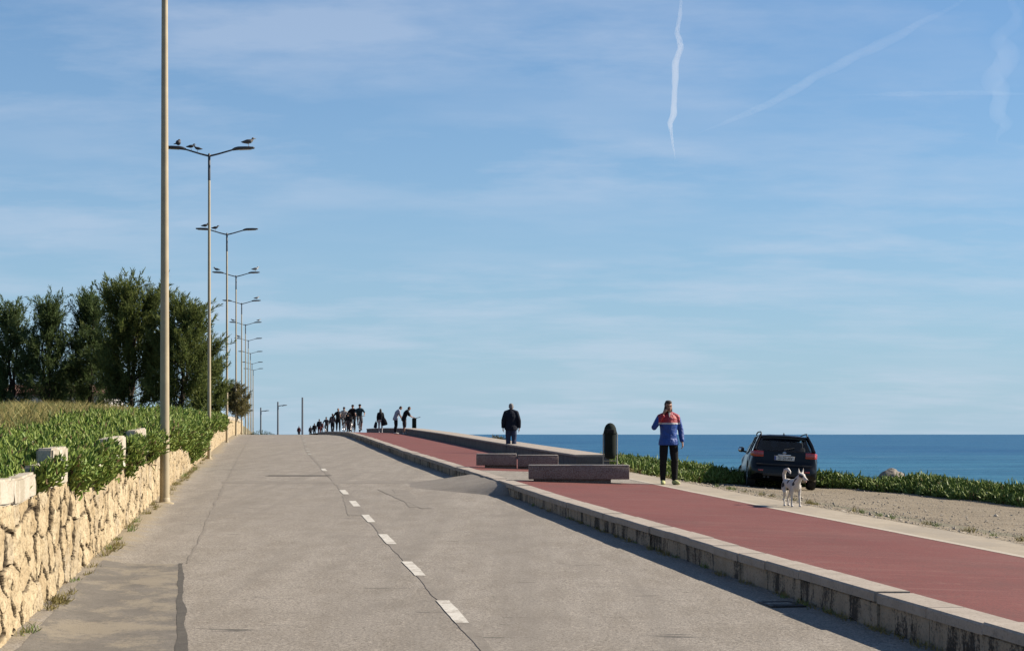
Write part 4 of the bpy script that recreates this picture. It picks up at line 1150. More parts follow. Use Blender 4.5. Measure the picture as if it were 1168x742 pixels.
WY = (.80, 3.56); WR = .318
def bw(y):     # body half width
    return float(np.interp(y, [0, .03, .09, .2, .45, .8, 1.4, 3.2, 3.6, 4.1, 4.35, 4.5], [.70, .78, .835, .868, .90, .908, .905, .905, .895, .84, .74, .60]))
def btop(y):   # top of the lower body (belt / bonnet)
    return float(np.interp(y, [0, .03, .06, .085, .12, .2, 1.2, 3.05, 3.3, 3.9, 4.3, 4.5], [.52, .57, .615, .72, .93, .965, .955, .945, .925, .86, .74, .62]))
def zbot(y):
    z = float(np.interp(y, [0, .12, .5, 3.9, 4.5], [.36, .24, .19, .19, .26]))
    return z
def arch(y):
    z = zbot(y)
    for yc in WY:
        d = abs(y - yc)
        if d < .37: z = max(z, WR + math.sqrt(.37 ** 2 - d * d))
    return z
sty = sorted(set([0, .015, .03, .06, .085, .10, .12, .16, .2, .3] + [round(.43 + .0492 * i, 4) for i in range(16)] + [1.3, 1.6, 1.9, 2.2, 2.5, 2.8, 3.05] + [round(3.19 + .0492 * i, 4) for i in range(16)] + [4.05, 4.15, 4.25, 4.35, 4.43, 4.5]))
b = MB(); n = 0; rows = []
for y in sty:
    w = bw(y); t = btop(y); zb_ = zbot(y); za = arch(y); h = t - za
    half = [(0, zb_), (w - .26, zb_), (w - .24, max(za - .02, zb_)), (w - .05, za), (w - .008, za + .04 * min(1, h)), (w, za + h * .30), (w - .004, za + h * .55), (w - .03, za + h * .72), (w - .045, za + h * .80), (w - .075, za + h * .93), (w - .13, t - .004), (w - .22, t + .008), (0, t + .02)]
    rows.append([(x, y, z) for x, z in half] + [(-x, y, z) for x, z in half[-2:0:-1]])
k = len(rows[0]); vs = [p for r2 in rows for p in r2]; fs = []
for i in range(len(rows) - 1):
    for j in range(k):
        a = i * k + j; c = i * k + (j + 1) % k
        fs.append((a, c, c + k, a + k))
fs.append(tuple(range(k - 1, -1, -1))); fs.append(tuple((len(rows) - 1) * k + j for j in range(k)))
b.add(vs, fs)
# roof and pillars belong to the same shell
roof = []
for y, w, z in ((.46, .55, 1.335), (.52, .585, 1.375), (.62, .60, 1.392), (1.2, .615, 1.418), (1.9, .615, 1.42), (2.45, .59, 1.395), (2.62, .565, 1.365)):
    roof.append([(-w - .03, y, z - .055), (-w, y, z - .018), (-w * .6, y, z + .008), (0, y, z + .018), (w * .6, y, z + .008), (w, y, z - .018), (w + .03, y, z - .055), (w * .5, y, z - .035), (-w * .5, y, z - .035)])
vs = [p for r2 in roof for p in r2]; fs = []
for i in range(len(roof) - 1):
    for j in range(9):
        a = i * 9 + j; c = i * 9 + (j + 1) % 9; fs.append((a, c, c + 9, a + 9))
fs.append(tuple(range(8, -1, -1))); fs.append(tuple(6 * 9 + j for j in range(9)))
b.add(vs, fs)
for s in (-1, 1):
    b.loft([(s * .775, .20, .95), (s * .72, .32, 1.12), (s * .61, .53, 1.352)], [(.04, .08), (.035, .075), (.032, .07)], 10, side=(1, 0, 0), power=4)   # D pillar
    b.loft([(s * .80, 1.42, .94), (s * .63, 1.50, 1.36)], [(.022, .06), (.02, .05)], 8, side=(1, 0, 0), power=4)
    b.loft([(s * .80, 2.28, .94), (s * .635, 2.2, 1.37)], [(.022, .055), (.02, .05)], 8, side=(1, 0, 0), power=4)
    b.loft([(s * .78, 3.28, .93), (s * .70, 3.0, 1.14), (s * .575, 2.58, 1.355)], [(.025, .05), (.025, .045), (.022, .04)], 8, side=(1, 0, 0), power=4)
body = b.build('body', PAINT_CAR, car, True, 32)
b = MB(); b.add([(-.73, .215, .975), (.73, .215, .975), (.575, .515, 1.35), (-.575, .515, 1.35)], [(0, 1, 2, 3)]); b.build('rear_window', CGLASS, car, False)
b = MB(); b.add([(-.74, 3.24, .95), (.74, 3.24, .95), (.545, 2.6, 1.35), (-.545, 2.6, 1.35)], [(0, 1, 2, 3)]); b.build('windscreen', CGLASS, car, False)
for s in (-1, 1):
    for (y0, y1, y2, y3) in ((.32, 1.4, 1.49, .6), (1.48, 2.26, 2.19, 1.53), (2.33, 3.2, 2.62, 2.24)):
        b = MB(); b.add([(s * .798, y0, .955), (s * .798, y1, .95), (s * .632, y2, 1.36), (s * .628, y3, 1.355)], [(0, 1, 2, 3)]); b.build('side_window', CGLASS, car, False)
    # roof rail
    b = MB(); b.loft([(s * .60, .50, 1.365), (s * .60, .56, 1.43), (s * .605, .72, 1.462), (s * .615, 1.5, 1.478), (s * .60, 2.2, 1.462), (s * .585, 2.42, 1.44), (s * .575, 2.5, 1.385)], .016, 10); b.build('roof_rail', BLACK, car)
    # mirror
    b = MB(); b.loft([(s * .80, 2.98, .97), (s * .90, 2.97, .985)], [.025, .022], 8); b.loft([(s * .875, 2.98, 1.03), (s * .93, 2.99, 1.03), (s * 1.00, 3.01, 1.03), (s * 1.03, 3.02, 1.03)], [(.045, .06), (.06, .075), (.055, .07), (.02, .035)], 12, side=(0, 1, 0), power=3); mr = b.build('wing_mirror', BLACK, car)
    b = MB(); b.box((s * .955, 2.945, 1.03), (.15, .012, .10), bev=.005); b.build('mirror_glass', M('mirror_glass', (.35, .4, .45), .05, metal=1.), mr)
    # tail lights wrapping the corner
    b = MB(); b.loft([(s * .545, .082, .865), (s * .66, .088, .865), (s * .775, .115, .868), (s * .838, .19, .87), (s * .862, .30, .875)], [(.072, .02), (.078, .022), (.078, .026), (.07, .024), (.045, .012)], 12, side=(0, 0, 1), power=5); tl = b.build('tail_light', REDL, car)
    b = MB(); b.loft([(s * .58, .058, .848), (s * .70, .064, .848), (s * .79, .092, .85)], [(.014, .012), (.016, .012), (.013, .012)], 10, side=(0, 0, 1), power=4); b.build('reverse_lens', CLEARL, tl)
    b = MB(); b.box((s * .60, -.004, .44), (.13, .02, .045), bev=.006); b.build('bumper_reflector', REDL, car)
    for yc in WY:
        steer = 0 if yc < 2 else R(17)
        w = empty('wheel', (s * .79, yc, WR)); w.parent = car; w.rotation_euler = (0, 0, steer)
        b = MB(); prof = [(.205, -.105), (.245, -.112), (.295, -.108), (.312, -.085), (.318, -.05), (.318, .05), (.312, .085), (.295, .108), (.245, .112), (.205, .105)]
        vs = []; fs = []; N = 40
        for i in range(N):
            a = 2 * math.pi * i / N
            for r2, h in prof: vs.append((h, r2 * math.cos(a), r2 * math.sin(a)))
        P_ = len(prof)
        for i in range(N):
            for j in range(P_): fs.append((i * P_ + j, ((i + 1) % N) * P_ + j, ((i + 1) % N) * P_ + (j + 1) % P_, i * P_ + (j + 1) % P_))
        b.add(vs, fs); b.build('tyre', RUB, w)
        b = MB(); b.torus((s * .085, 0, 0), .212, .016, 'x', 36, 8); b.lathe((0, 0, 0), [(.001, 0), (.001, .001)], 4)
        for i in range(5):
            for dl in (-.09, .09):
                a = 2 * math.pi * i / 5
                b.loft([(s * .098, .04 * math.cos(a), .04 * math.sin(a)), (s * .092, .205 * math.cos(a + dl * 2), .205 * math.sin(a + dl * 2))], [(.012, .019), (.012, .016)], 6, side=(1, 0, 0))
        b.ball((s * .095, 0, 0), (.02, .05, .05), 14, 8); b.build('rim', ALLOY, w)
        b = MB(); b.torus((s * -.0, 0, 0), .10, .09, 'x', 24, 8); b.build('brake_disc', BLACK, w)
# boot lid details
b = MB(); b.box((0, .082, .775), (.56, .03, .135), bev=.008); b.build('plate_recess', BLACK, car)
b = MB(); b.box((0, .062, .775), (.52, .012, .112), bev=.004, seg=1); pl = b.build('number_plate', PLATE, car)
b = MB(); b.box((-.237, .0545, .775), (.042, .004, .106)); b.build('plate_band', PLATEB, pl)
cu = bpy.data.curves.new('plate_text', 'FONT'); cu.body = '21-21-AV'; cu.size = .108; cu.align_x = 'CENTER'; cu.align_y = 'CENTER'; cu.extrude = .0015; cu.offset = .0018
to = bpy.data.objects.new('tmp_text', cu); COL.objects.link(to)
me = bpy.data.meshes.new_from_object(to.evaluated_get(bpy.context.evaluated_depsgraph_get())); bpy.data.objects.remove(to)
me.materials.clear(); me.name = 'plate_text'
t_ = link('plate_text', me, pl, [INK]); t_.location = (.022, .0535, .775); t_.rotation_euler = (R(90), 0, 0); t_.scale = (.88, 1, 1)
b = MB(); b.lathe((0, 0, 0), [(.041, 0), (.041, .006), (.036, .009), (.001, .009)], 28); bd = b.build('badge', CHROME, car); bd.rotation_euler = (R(90), 0, 0); bd.location = (0, .108, .915)
b = MB()
for q in range(4):
    a0 = q * math.pi / 2; vs = [(0, 0, .0105)] + [(.026 * math.cos(a0 + i * math.pi / 12), .026 * math.sin(a0 + i * math.pi / 12), .0105) for i in range(7)]
    b.add(vs, [tuple(range(8))], q % 2)
b.build('badge_centre', [PLATEB, PLATE], bd, False)
b = MB(); b.lathe((0, 0, 0), [(.036, .0095), (.0275, .0097)], 28); b.build('badge_ring', INK, bd)
b = MB(); b.box((0, .098, .862), (.34, .02, .022), bev=.006); b.build('boot_handle', CHROME, car)
b = MB(); b.loft([(-.72, -.004, .60), (0, -.012, .605), (.72, -.004, .60)], [(.014, .010)] * 3, 8, side=(0, 0, 1)); b.build('bumper_strip', BLACK, car)
b = MB(); b.box((0, .005, .35), (1.10, .06, .10), bev=.02); b.build('bumper_insert', BLACK, car)
b = MB(); b.loft([(0, .19, 1.00), (.03, .20, 1.01), (.26, .255, 1.06)], [.014, .012, .008], 8); b.build('rear_wiper', BLACK, car)
b = MB(); b.loft([(0, .60, 1.41), (0, .64, 1.45), (0, .74, 1.425)], [(.022, .03), (.012, .015), (.01, .006)], 8); b.build('roof_antenna', BLACK, car)
b = MB(); b.loft([(-.55, .452, 1.345), (0, .43, 1.362), (.55, .452, 1.345)], [(.02, .045)] * 3, 10, side=(0, 0, 1)); b.build('roof_spoiler', PAINT_CAR, car)
b = MB(); b.loft([(-.50, -.02, .27), (-.50, .25, .27)], .03, 12); b.loft([(-.40, -.02, .27), (-.40, .25, .27)], .03, 12); b.build('exhaust', BLACK, car)
b = MB()   # interior
for x in (-.42, 0, .42): b.box((x, 1.05, .86), (.40, .16, .50), rot=Matrix.Rotation(R(-10), 3, 'X'), bev=.05); b.box((x, .99, 1.165), (.25, .10, .15), bev=.04)
for x in (-.38, .38): b.box((x, 2.0, .86), (.46, .16, .56), rot=Matrix.Rotation(R(-12), 3, 'X'), bev=.05); b.box((x, 1.93, 1.21), (.24, .10, .17), bev=.04); b.loft([(x, 1.94, 1.0), (x, 1.94, 1.2)], .05, 8)
b.box((0, 2.9, .90), (1.3, .5, .10), bev=.03); b.build('seats', SEATM, car)

# ------------------------------------------------------------------ people
def skin_mat(): return M('skin', (.42, .235, .165), .6, (.36, .19, .13), 18, spec=.35)
SKIN = skin_mat()
HAIRD = M('dark_hair', (.018, .013, .010), .7, (.035, .025, .018), 40, bump=.6, bscale=120, bdist=.006)
HAIRG = M('grey_hair', (.18, .175, .17), .8, (.28, .27, .26), 60, bump=.5, bscale=120, bdist=.005)
EYE = M('eye_dark', (.012, .009, .008), .3); LIP = M('lip', (.26, .10, .085), .6)
def cloth(name, c, c2=None): return M(name, c, .85, c2 or tuple(v * .7 for v in c), 6, bump=.5, bscale=16, bdist=.02, spec=.2)
def vlerp(a, b, t): return a.lerp(b, t)
def base_pose():
    return dict(pel=(0, 0, .94), chest=(0, .0, 1.26), neck=(0, .012, 1.475), head=(0, -.012, 1.625),
                lsh=(.175, .01, 1.395), rsh=(-.175, .01, 1.395), lel=(.235, .03, 1.13), rel=(-.235, .03, 1.13), lwr=(.245, -.03, .87), rwr=(-.245, -.03, .87),
                lhp=(.095, 0, .90), rhp=(-.095, 0, .90), lkn=(.105, -.012, .49), rkn=(-.105, -.012, .49), lan=(.105, .03, .085), ran=(-.105, .03, .085))
def person(label, pose, st, loc, rz, scale=1., group=None, vox=.02, det=False, faced=(0, -1, 0), up=(0, 0, 1), toe=None):
    J = {k: Vector(v) for k, v in {**base_pose(), **{k: v for k, v in pose.items() if k in base_pose()}}.items()}
    e = empty('person', loc, rz, label, 'person', group); e.scale = (scale,) * 3
    fc = Vector(faced).normalized(); up = Vector(up).normalized(); hs = fc.cross(up).normalized() * -1; up = hs.cross(fc) * -1
    if up.z < 0: up = -up
    hd = J['head']
    def H(x, y, z): return hd + hs * x - fc * y + up * z          # head local: x side, y back, z up
    def torso(b, g, z0=0., z1=1.):
        pel, ch, nk = J['pel'], J['chest'], J['neck']
        side = (J['lsh'] - J['rsh']).normalized()
        dn = (pel - ch).normalized()
        rings = [(pel + dn * .09, .125, .095), (pel, .168, .118), (vlerp(pel, ch, .35), .152, .108), (vlerp(pel, ch, .75), .160, .115), (ch, .176, .122), (vlerp(ch, nk, .5), .178, .108), (vlerp(ch, nk, .78), .135, .085), (nk, .068, .066)]
        n = len(rings); sel = rings[int(z0 * n):max(int(z1 * n), 2)]
        b.loft([r2[0] for r2 in sel], [(r2[1] + g, r2[2] + g) for r2 in sel], 18, side=side)
        return side
    def arm(b, s, g, until=1., r0=1.):
        sh, el, wr = J[s + 'sh'], J[s + 'el'], J[s + 'wr']
        pts = [sh + (J['neck'] - sh) * .25, sh, vlerp(sh, el, .35), vlerp(sh, el, .8), el, vlerp(el, wr, .3), vlerp(el, wr, .7), wr]; rad = [.052, .056, .052, .043, .041, .041, .034, .027]
        k = max(3, int(round(until * 8)))
        b.loft(pts[:k], [q + g for q in rad[:k]], 12)
        b.ball(sh, .054 + g, 10, 7); b.loft([J['neck'] + Vector((0, 0, .0)), vlerp(J['neck'], sh, .5) + Vector((0, 0, .004)), sh], [.055 + g, .050 + g, .050 + g], 10)
        if k > 5: b.ball(el, .042 + g, 8, 6)
    def leg(b, s, g, until=1.):
        hp, kn, an = J[s + 'hp'], J[s + 'kn'], J[s + 'an']
        back = Vector((0, .018, 0))
        pts = [hp + Vector((0, 0, .05)), vlerp(hp, kn, .2), vlerp(hp, kn, .6), kn, vlerp(kn, an, .3) + back, vlerp(kn, an, .7) + back * .5, an]; rad = [.088, .088, .070, .054, .055, .042, .034]
        k = max(3, int(round(until * 7)))
        b.loft(pts[:k], [q + g * (.3 if i_ < 2 else 1) for i_, q in enumerate(rad[:k])], 12)
        if k > 3: b.ball(kn, .055 + g, 8, 6)
    def foot(b, s, g):
        an, kn = J[s + 'an'], J[s + 'kn']
        t = Vector((toe or {}).get(s, (.03 if s == 'l' else -.03, -1, 0))).normalized()
        gnd = an.z - .085
        f = lambda d, z: Vector((an.x + t.x * d, an.y + t.y * d, gnd + z + t.z * d))
        b.loft([f(-.075, .035), f(-.05, .045), f(.03, .050), f(.10, .038), f(.16, .028), f(.19, .022)], [(.022 + g, .025 + g), (.034 + g, .042 + g), (.038 + g, .048 + g), (.045 + g, .034 + g), (.038 + g, .024 + g), (.016 + g, .014 + g)], 12, side=Vector((t.y, -t.x, 0)))
        b.loft([f(-.01, .05), an], [.040 + g, .036 + g], 10)
    def hand(b, s):
        wr, el = J[s + 'wr'], J[s + 'el']; d = (wr - el).normalized() if (s + 'hd') not in pose else Vector(pose[s + 'hd']).normalized()
        nrm = Vector(pose.get(s + 'pn', (1 if s == 'r' else -1, 0, 0))); nrm = (nrm - d * nrm.dot(d)).normalized()   # palm normal
        sd_ = d.cross(nrm)
        if sd_.y > 0: sd_ = -sd_            # thumb side forward
        b.loft([wr, wr + d * .03, wr + d * .065, wr + d * .095], [(.024, .020), (.034, .018), (.040, .017), (.038, .014)], 10, side=sd_)
        if not det:
            b.loft([wr + d * .085, wr + d * .13 + nrm * .01, wr + d * .165 + nrm * .035], [(.036, .014), (.033, .012), (.022, .010)], 8, side=sd_); b.loft([wr + d * .03 + sd_ * .025, wr + d * .08 + sd_ * .05, wr + d * .105 + sd_ * .05 + nrm * .015], [.013, .011, .008], 7)
            return
        cl_ = pose.get(s + 'curl', .35)
        for q, (o_, L) in enumerate(((.030, .070), (.011, .080), (-.009, .074), (-.028, .058))):
            p0 = wr + d * .088 + sd_ * o_; p1 = p0 + (d * math.cos(cl_) + nrm * math.sin(cl_)) * L * .45; p2 = p1 + (d * math.cos(cl_ * 2.2) + nrm * math.sin(cl_ * 2.2)) * L * .32; p3 = p2 + (d * math.cos(cl_ * 3) + nrm * math.sin(cl_ * 3)) * L * .25
            b.loft([p0 - d * .02, p0, p1, p2, p3], [.0095, .0095, .0088, .008, .0062], 8)
        p0 = wr + d * .028 + sd_ * .022; b.loft([p0, p0 + d * .028 + sd_ * .026 + nrm * .006, p0 + d * .058 + sd_ * .034 + nrm * .02, p0 + d * .080 + sd_ * .028 + nrm * .032], [.014, .0125, .0105, .008], 8)
    # ---- body
    b = MB(); side = torso(b, 0)
    b.loft([J['neck'] - Vector((0, 0, .03)), vlerp(J['neck'], hd, .5), H(0, .02, -.04)], [.062, .053, .052], 12)
    b.loft([H(0, -.052, -.118), H(0, -.035, -.10), H(0, -.012, -.06), H(0, .0, .0), H(0, .010, .05), H(0, .012, .09), H(0, .012, .112)], [(.018, .016), (.045, .045), (.062, .075), (.070, .090), (.071, .092), (.052, .068), (.012, .02)], 16, side=hs)
    if det or vox < .015:
        b.loft([H(0, -.085, .022), H(0, -.103, -.012), H(0, -.108, -.030), H(0, -.085, -.036)], [.008, .013, .016, .010], 8)
        b.loft([H(-.045, -.078, .034), H(0, -.092, .034), H(.045, -.078, .034)], [.009, .010, .009], 6)
    for s_ in (-1, 1): b.ball(H(s_ * .074, .012, -.005), (.012, .022, .030), 8, 6)
    for s in 'lr': arm(b, s, 0); leg(b, s, 0); foot(b, s, -.003); hand(b, s)
    body = b.remesh('body', SKIN, vox if not det else .0065, e, 3 if det else 2)
    if det:
        for s_ in (-1, 1):
            q = MB(); q.ball(H(s_ * .032, -.079, .014), (.014, .010, .008), 10, 6); q.build('eye', EYE, e)
            q = MB(); q.loft([H(s_ * .014, -.094, .032), H(s_ * .034, -.091, .038), H(s_ * .054, -.074, .032)], [.005, .006, .004], 6); q.build('eyebrow', HAIRD, e)
        q = MB(); q.loft([H(-.024, -.088, -.064), H(0, -.096, -.063), H(.024, -.088, -.064)], [(.004, .006), (.006, .008), (.004, .006)], 8); q.build('mouth', LIP, e)
    # ---- clothes
    c = MB(); g = st.get('loose', .018)
    torso(c, g, .125 if not st.get('long') else 0.)
    if st.get('long'):
        c.loft([J['pel'] + Vector((0, 0, -.12)), J['pel']], [(.192 + g, .135 + g), (.178 + g, .125 + g)], 16, side=side)
    for s in 'lr': arm(c, s, g * .85, st.get('sleeve', .97))
    if st.get('collar'): c.loft([J['neck'] + Vector((0, 0, -.04)), J['neck'] + Vector((0, 0, .035))], [(.082, .080), (.074, .072)], 14)
    cv = max(vox * .9, .009) if det else vox
    top = c.remesh(st.get('topname', 'jacket'), st['top'], cv, e, 3)
    c = MB(); torso(c, min(g * .5, .012), 0, .45)
    for s in 'lr': leg(c, s, st.get('legloose', .020), st.get('leglen', .95))
    c.remesh(st.get('botname', 'trousers'), st['bottom'], cv, e, 2)
    for s in 'lr':
        c = MB(); foot(c, s, .008); c.remesh('shoe', st['shoe'], min(cv, .013), e, 2)
    # ---- hair
    hm = st.get('hair', HAIRD)
    if hm:
        c = MB(); kind = st.get('hairkind', 'short')
        c.ball(H(0, .024, .045), (.081, .086, .078), 16, 10, rot=Matrix((hs, -fc, up)).transposed())
        c.ball(H(0, .052, -.005), (.070, .060, .072), 14, 9, rot=Matrix((hs, -fc, up)).transposed())
        if kind == 'quiff': c.ball(H(0, -.045, .098), (.062, .050, .030), 12, 7, rot=Matrix((hs, -fc, up)).transposed()); c.ball(H(0, .01, .100), (.070, .075, .036), 12, 7, rot=Matrix((hs, -fc, up)).transposed())
        if kind == 'long': c.loft([H(0, .04, .04), H(0, .075, -.06), H(0, .09, -.20), H(0, .085, -.34)], [(.08, .06), (.095, .06), (.10, .055), (.06, .03)], 12, side=hs)
        if kind == 'helmet': c.ball(H(0, .015, .062), (.095, .125, .078), 14, 9, rot=Matrix((hs, -fc, up)).transposed())
        c.remesh('helmet' if kind == 'helmet' else 'cap' if kind == 'cap' else 'hair', hm, .010 if det else min(vox, .016), e, 1)
    if st.get('beard'):
        c = MB(); c.loft([H(-.066, -.012, -.035), H(-.052, -.058, -.085), H(0, -.076, -.108), H(.052, -.058, -.085), H(.066, -.012, -.035)], [(.006, .02), (.012, .024), (.014, .024), (.012, .024), (.006, .02)], 8, side=up)
        c.loft([H(-.034, -.087, -.050), H(0, -.100, -.046), H(.034, -.087, -.050)], [(.005, .007)] * 3, 6, side=up); c.remesh('beard', HAIRD, .007, e, 1)
    return e, J
# man on the phone, facing the camera
def jacket_mat():
    m, t, p = new_mat('colour_block_jacket')
    co = t.new('ShaderNodeTexCoord').outputs['Object']; sp_ = t.new('ShaderNodeSeparateXYZ'); t.lk(co, sp_.inputs[0])
    z = t.math('ADD', sp_.outputs[2], t.math('MULTIPLY', t.math('ABSOLUTE', sp_.outputs[0]), -.02))
    c = t.ramp(t.math('SUBTRACT', z, .5), [(0., (.009, .075, .36)), (.748, (.66, .66, .68)), (.782, (.42, .018, .026))], 'CONSTANT')
    # sleeves stay blue below the shoulder seam
    ax = t.math('ABSOLUTE', sp_.outputs[0])
    c = t.mix(t.ramp(ax, [(.0, 0.), (.232, 1.)], 'CONSTANT'), c, (.009, .065, .33))
    c = t.mix(t.ramp(t.noise(co, 14, 4, .6), [(.4, 0.), (.75, .5)]), c, (.008, .03, .13))
    t.lk(c, p.inputs['Base Color']); p.inputs['Roughness'].default_value = .55; p.inputs['Specular IOR Level'].default_value = .35
    t.lk(t.bump(t.noise(co, 11, 3, .55), .8, .04), p.inputs['Normal']); return m
BLACKC = cloth('black_cloth', (.007, .007, .008), (.012, .012, .013))
NAVY = cloth('navy_cloth', (.010, .014, .030)); JEANS = cloth('dark_jeans', (.028, .040, .085), (.05, .065, .12))
LIME = M('lime_shoe', (.48, .50, .14), .6, (.60, .60, .30), 25); DARKSHOE = M('dark_shoe', (.02, .02, .022), .7); WHITESHOE = M('white_shoe', (.6, .6, .58), .6)
xm, Ym = at(762.5, 35.0)[0], 35.0
zm = float(pz(Ym, xm - kx(Ym))) + .004
p1, J1 = person('bearded man in red, white and blue jacket holding a phone to his ear', dict(
    rel=(-.315, -.06, 1.19), rwr=(-.128, -.095, 1.455), rhd=(.28, -.02, 1), rpn=(1, .25, 0), rcurl=.55, lel=(.262, .035, 1.14), lwr=(.285, -.03, .885), lcurl=.4,
    lhp=(.10, 0, .90), lkn=(.125, -.02, .49), lan=(.135, .02, .085), rkn=(-.115, -.03, .49), ran=(-.12, .0, .085), head=(-.005, -.015, 1.618)),
    dict(top=jacket_mat(), bottom=BLACKC, shoe=LIME, hairkind='quiff', beard=True, collar=True, long=True, loose=.024, leglen=.93, legloose=.022), (xm, Ym, zm), R(6), .957, None, .012, True, faced=(.12, -1, -.12), toe={'l': (.35, -1, 0), 'r': (-.15, -1, 0)})
ph = empty('phone', (0, 0, 0), 0, 'dark phone held to the ear by the man in the bright jacket', 'phone')
b = MB(); b.box((0, 0, 0), (.010, .066, .140), bev=.004); b.build('case', BLACK, ph, False)
b = MB(); b.box((.0055, 0, 0), (.002, .064, .138), bev=.0008, seg=1); b.build('screen', M('phone_screen', (.01, .01, .012), .08), ph, False)
mw = p1.matrix_basis.copy() if False else Matrix.Translation((xm, Ym, zm)) @ Matrix.Rotation(R(6), 4, 'Z') @ Matrix.Scale(.957, 4)
ph.matrix_world = mw @ Matrix.Translation((-.098, -.055, 1.568)) @ Matrix.Rotation(R(14), 4, 'Y') @ Matrix.Rotation(R(-12), 4, 'X')
# zip and bright neck opening
b = MB(); nk = J1['neck']; b.loft([(0, nk.y - .088, nk.z + .02), (0, nk.y - .112, nk.z - .03), (0, nk.y - .122, nk.z - .075)], [(.026, .01), (.016, .012), (.004, .008)], 8, side=(1, 0, 0)); b.build('shirt_front', cloth('white_shirt', (.6, .6, .58)), p1)
# man walking away
def at_path(px, Y): x = at(px, Y)[0]; return (x, Y, float(pz(Y, x - kx(Y))) + .004)
person('man in dark navy jacket and jeans walking away up the red path behind the benches', dict(
    lel=(.262, .02, 1.15), rel=(-.262, .03, 1.15), lwr=(.272, -.05, .89), rwr=(-.272, -.04, .89), lkn=(.10, -.06, .50), lan=(.09, -.10, .10), rkn=(-.10, .0, .49), ran=(-.10, .10, .10), chest=(0, .0, 1.26), neck=(0, -.02, 1.46), head=(0, -.06, 1.60)),
    dict(top=NAVY, bottom=JEANS, shoe=DARKSHOE, hair=HAIRG, hairkind='cap', long=True, loose=.036, legloose=.026), at_path(583, 56.), R(180), .945, None, .012, True)
# ------------------------------------------------------------------ people and cyclists at the crest
PURPLE = cloth('striped_shirt', (.34, .36, .46), (.42, .43, .5)); TEAL = cloth('teal_shirt', (.025, .065, .085)); DARK = cloth('dark_cloth', (.010, .010, .014)); BROWN = cloth('brown_shorts', (.075, .055, .055), (.04, .03, .03))
WHITEC = cloth('pale_cloth', (.55, .54, .52)); REDC = cloth('dark_red_cloth', (.12, .025, .03)); GREYC = cloth('grey_cloth', (.09, .09, .10)); SKINC = SKIN
bend = dict(pel=(0, .03, .94), chest=(0, -.08, 1.24), neck=(0, -.21, 1.42), head=(0, -.30, 1.53), lsh=(.175, -.16, 1.36), rsh=(-.175, -.16, 1.36), lel=(.24, -.20, 1.10), rel=(-.24, -.20, 1.10), lwr=(.22, -.30, .88), rwr=(-.22, -.30, .88))
person('man in pale shirt and dark trousers bending his head down beside the parapet', {**bend, 'lel': (.22, -.24, 1.12), 'lwr': (.12, -.36, 1.05)}, dict(top=PURPLE, bottom=DARK, shoe=WHITESHOE, sleeve=.6, topname='shirt', long=True, loose=.022), at_path(451.5, 100.), R(108), .96, 'people at the road crest', .018, faced=(0, -1, -.7))
person('man in black shirt and brown shorts reaching towards the open far bin', {**bend, 'lel': (.23, -.34, 1.12), 'lwr': (.18, -.56, 1.02), 'rel': (-.22, -.30, 1.12), 'rwr': (-.1, -.42, 1.05)}, dict(top=DARK, bottom=BROWN, shoe=WHITESHOE, sleeve=.6, topname='shirt', botname='shorts', leglen=.5, legloose=.035, long=True, loose=.024), at_path(461.2, 99.), R(105), .95, 'people at the road crest', .018, faced=(0, -1, -.6))
wl = at_path(434, 118.2)
person('woman with long dark hair carrying two bags at the gap in the parapet', dict(lel=(.235, .02, 1.14), lwr=(.23, -.02, .90), rel=(-.235, .02, 1.14), rwr=(-.27, -.05, .90)), dict(top=DARK, bottom=WHITEC, shoe=WHITESHOE, hairkind='long', botname='leggings', legloose=.008, loose=.020, topname='top'), wl, R(190), .93, 'people at the road crest', .018)
def bag(loc, w, h, mat, label, tilt=0.):
    e = empty('bag', loc, R(10), label, 'bag', 'bags carried by the woman')
    b = MB(); b.loft([(0, 0, 0), (0, 0, h * .15), (0, 0, h * .6), (0, 0, h)], [(w * .42, .06), (w * .52, .09), (w * .46, .08), (w * .30, .03)], 14, side=(1, 0, 0), power=3); b.build('sack', mat, e)
    b = MB(); b.loft([(-w * .2, 0, h * .95), (-w * .12, 0, h * 1.25), (w * .12, 0, h * 1.25), (w * .2, 0, h * .95)], .012, 7); b.build('handle', mat, e); e.rotation_euler.y = tilt
bag((wl[0] + .30, wl[1] - .02, wl[2] + .50), .40, .50, DARK, 'large dark shoulder bag at the right hip of the woman by the parapet gap', R(-14))
bag((wl[0] - .36, wl[1] - .05, wl[2] + .32), .22, .42, NAVY, 'smaller dark bag hanging low at the left of the woman by the parapet', R(10))
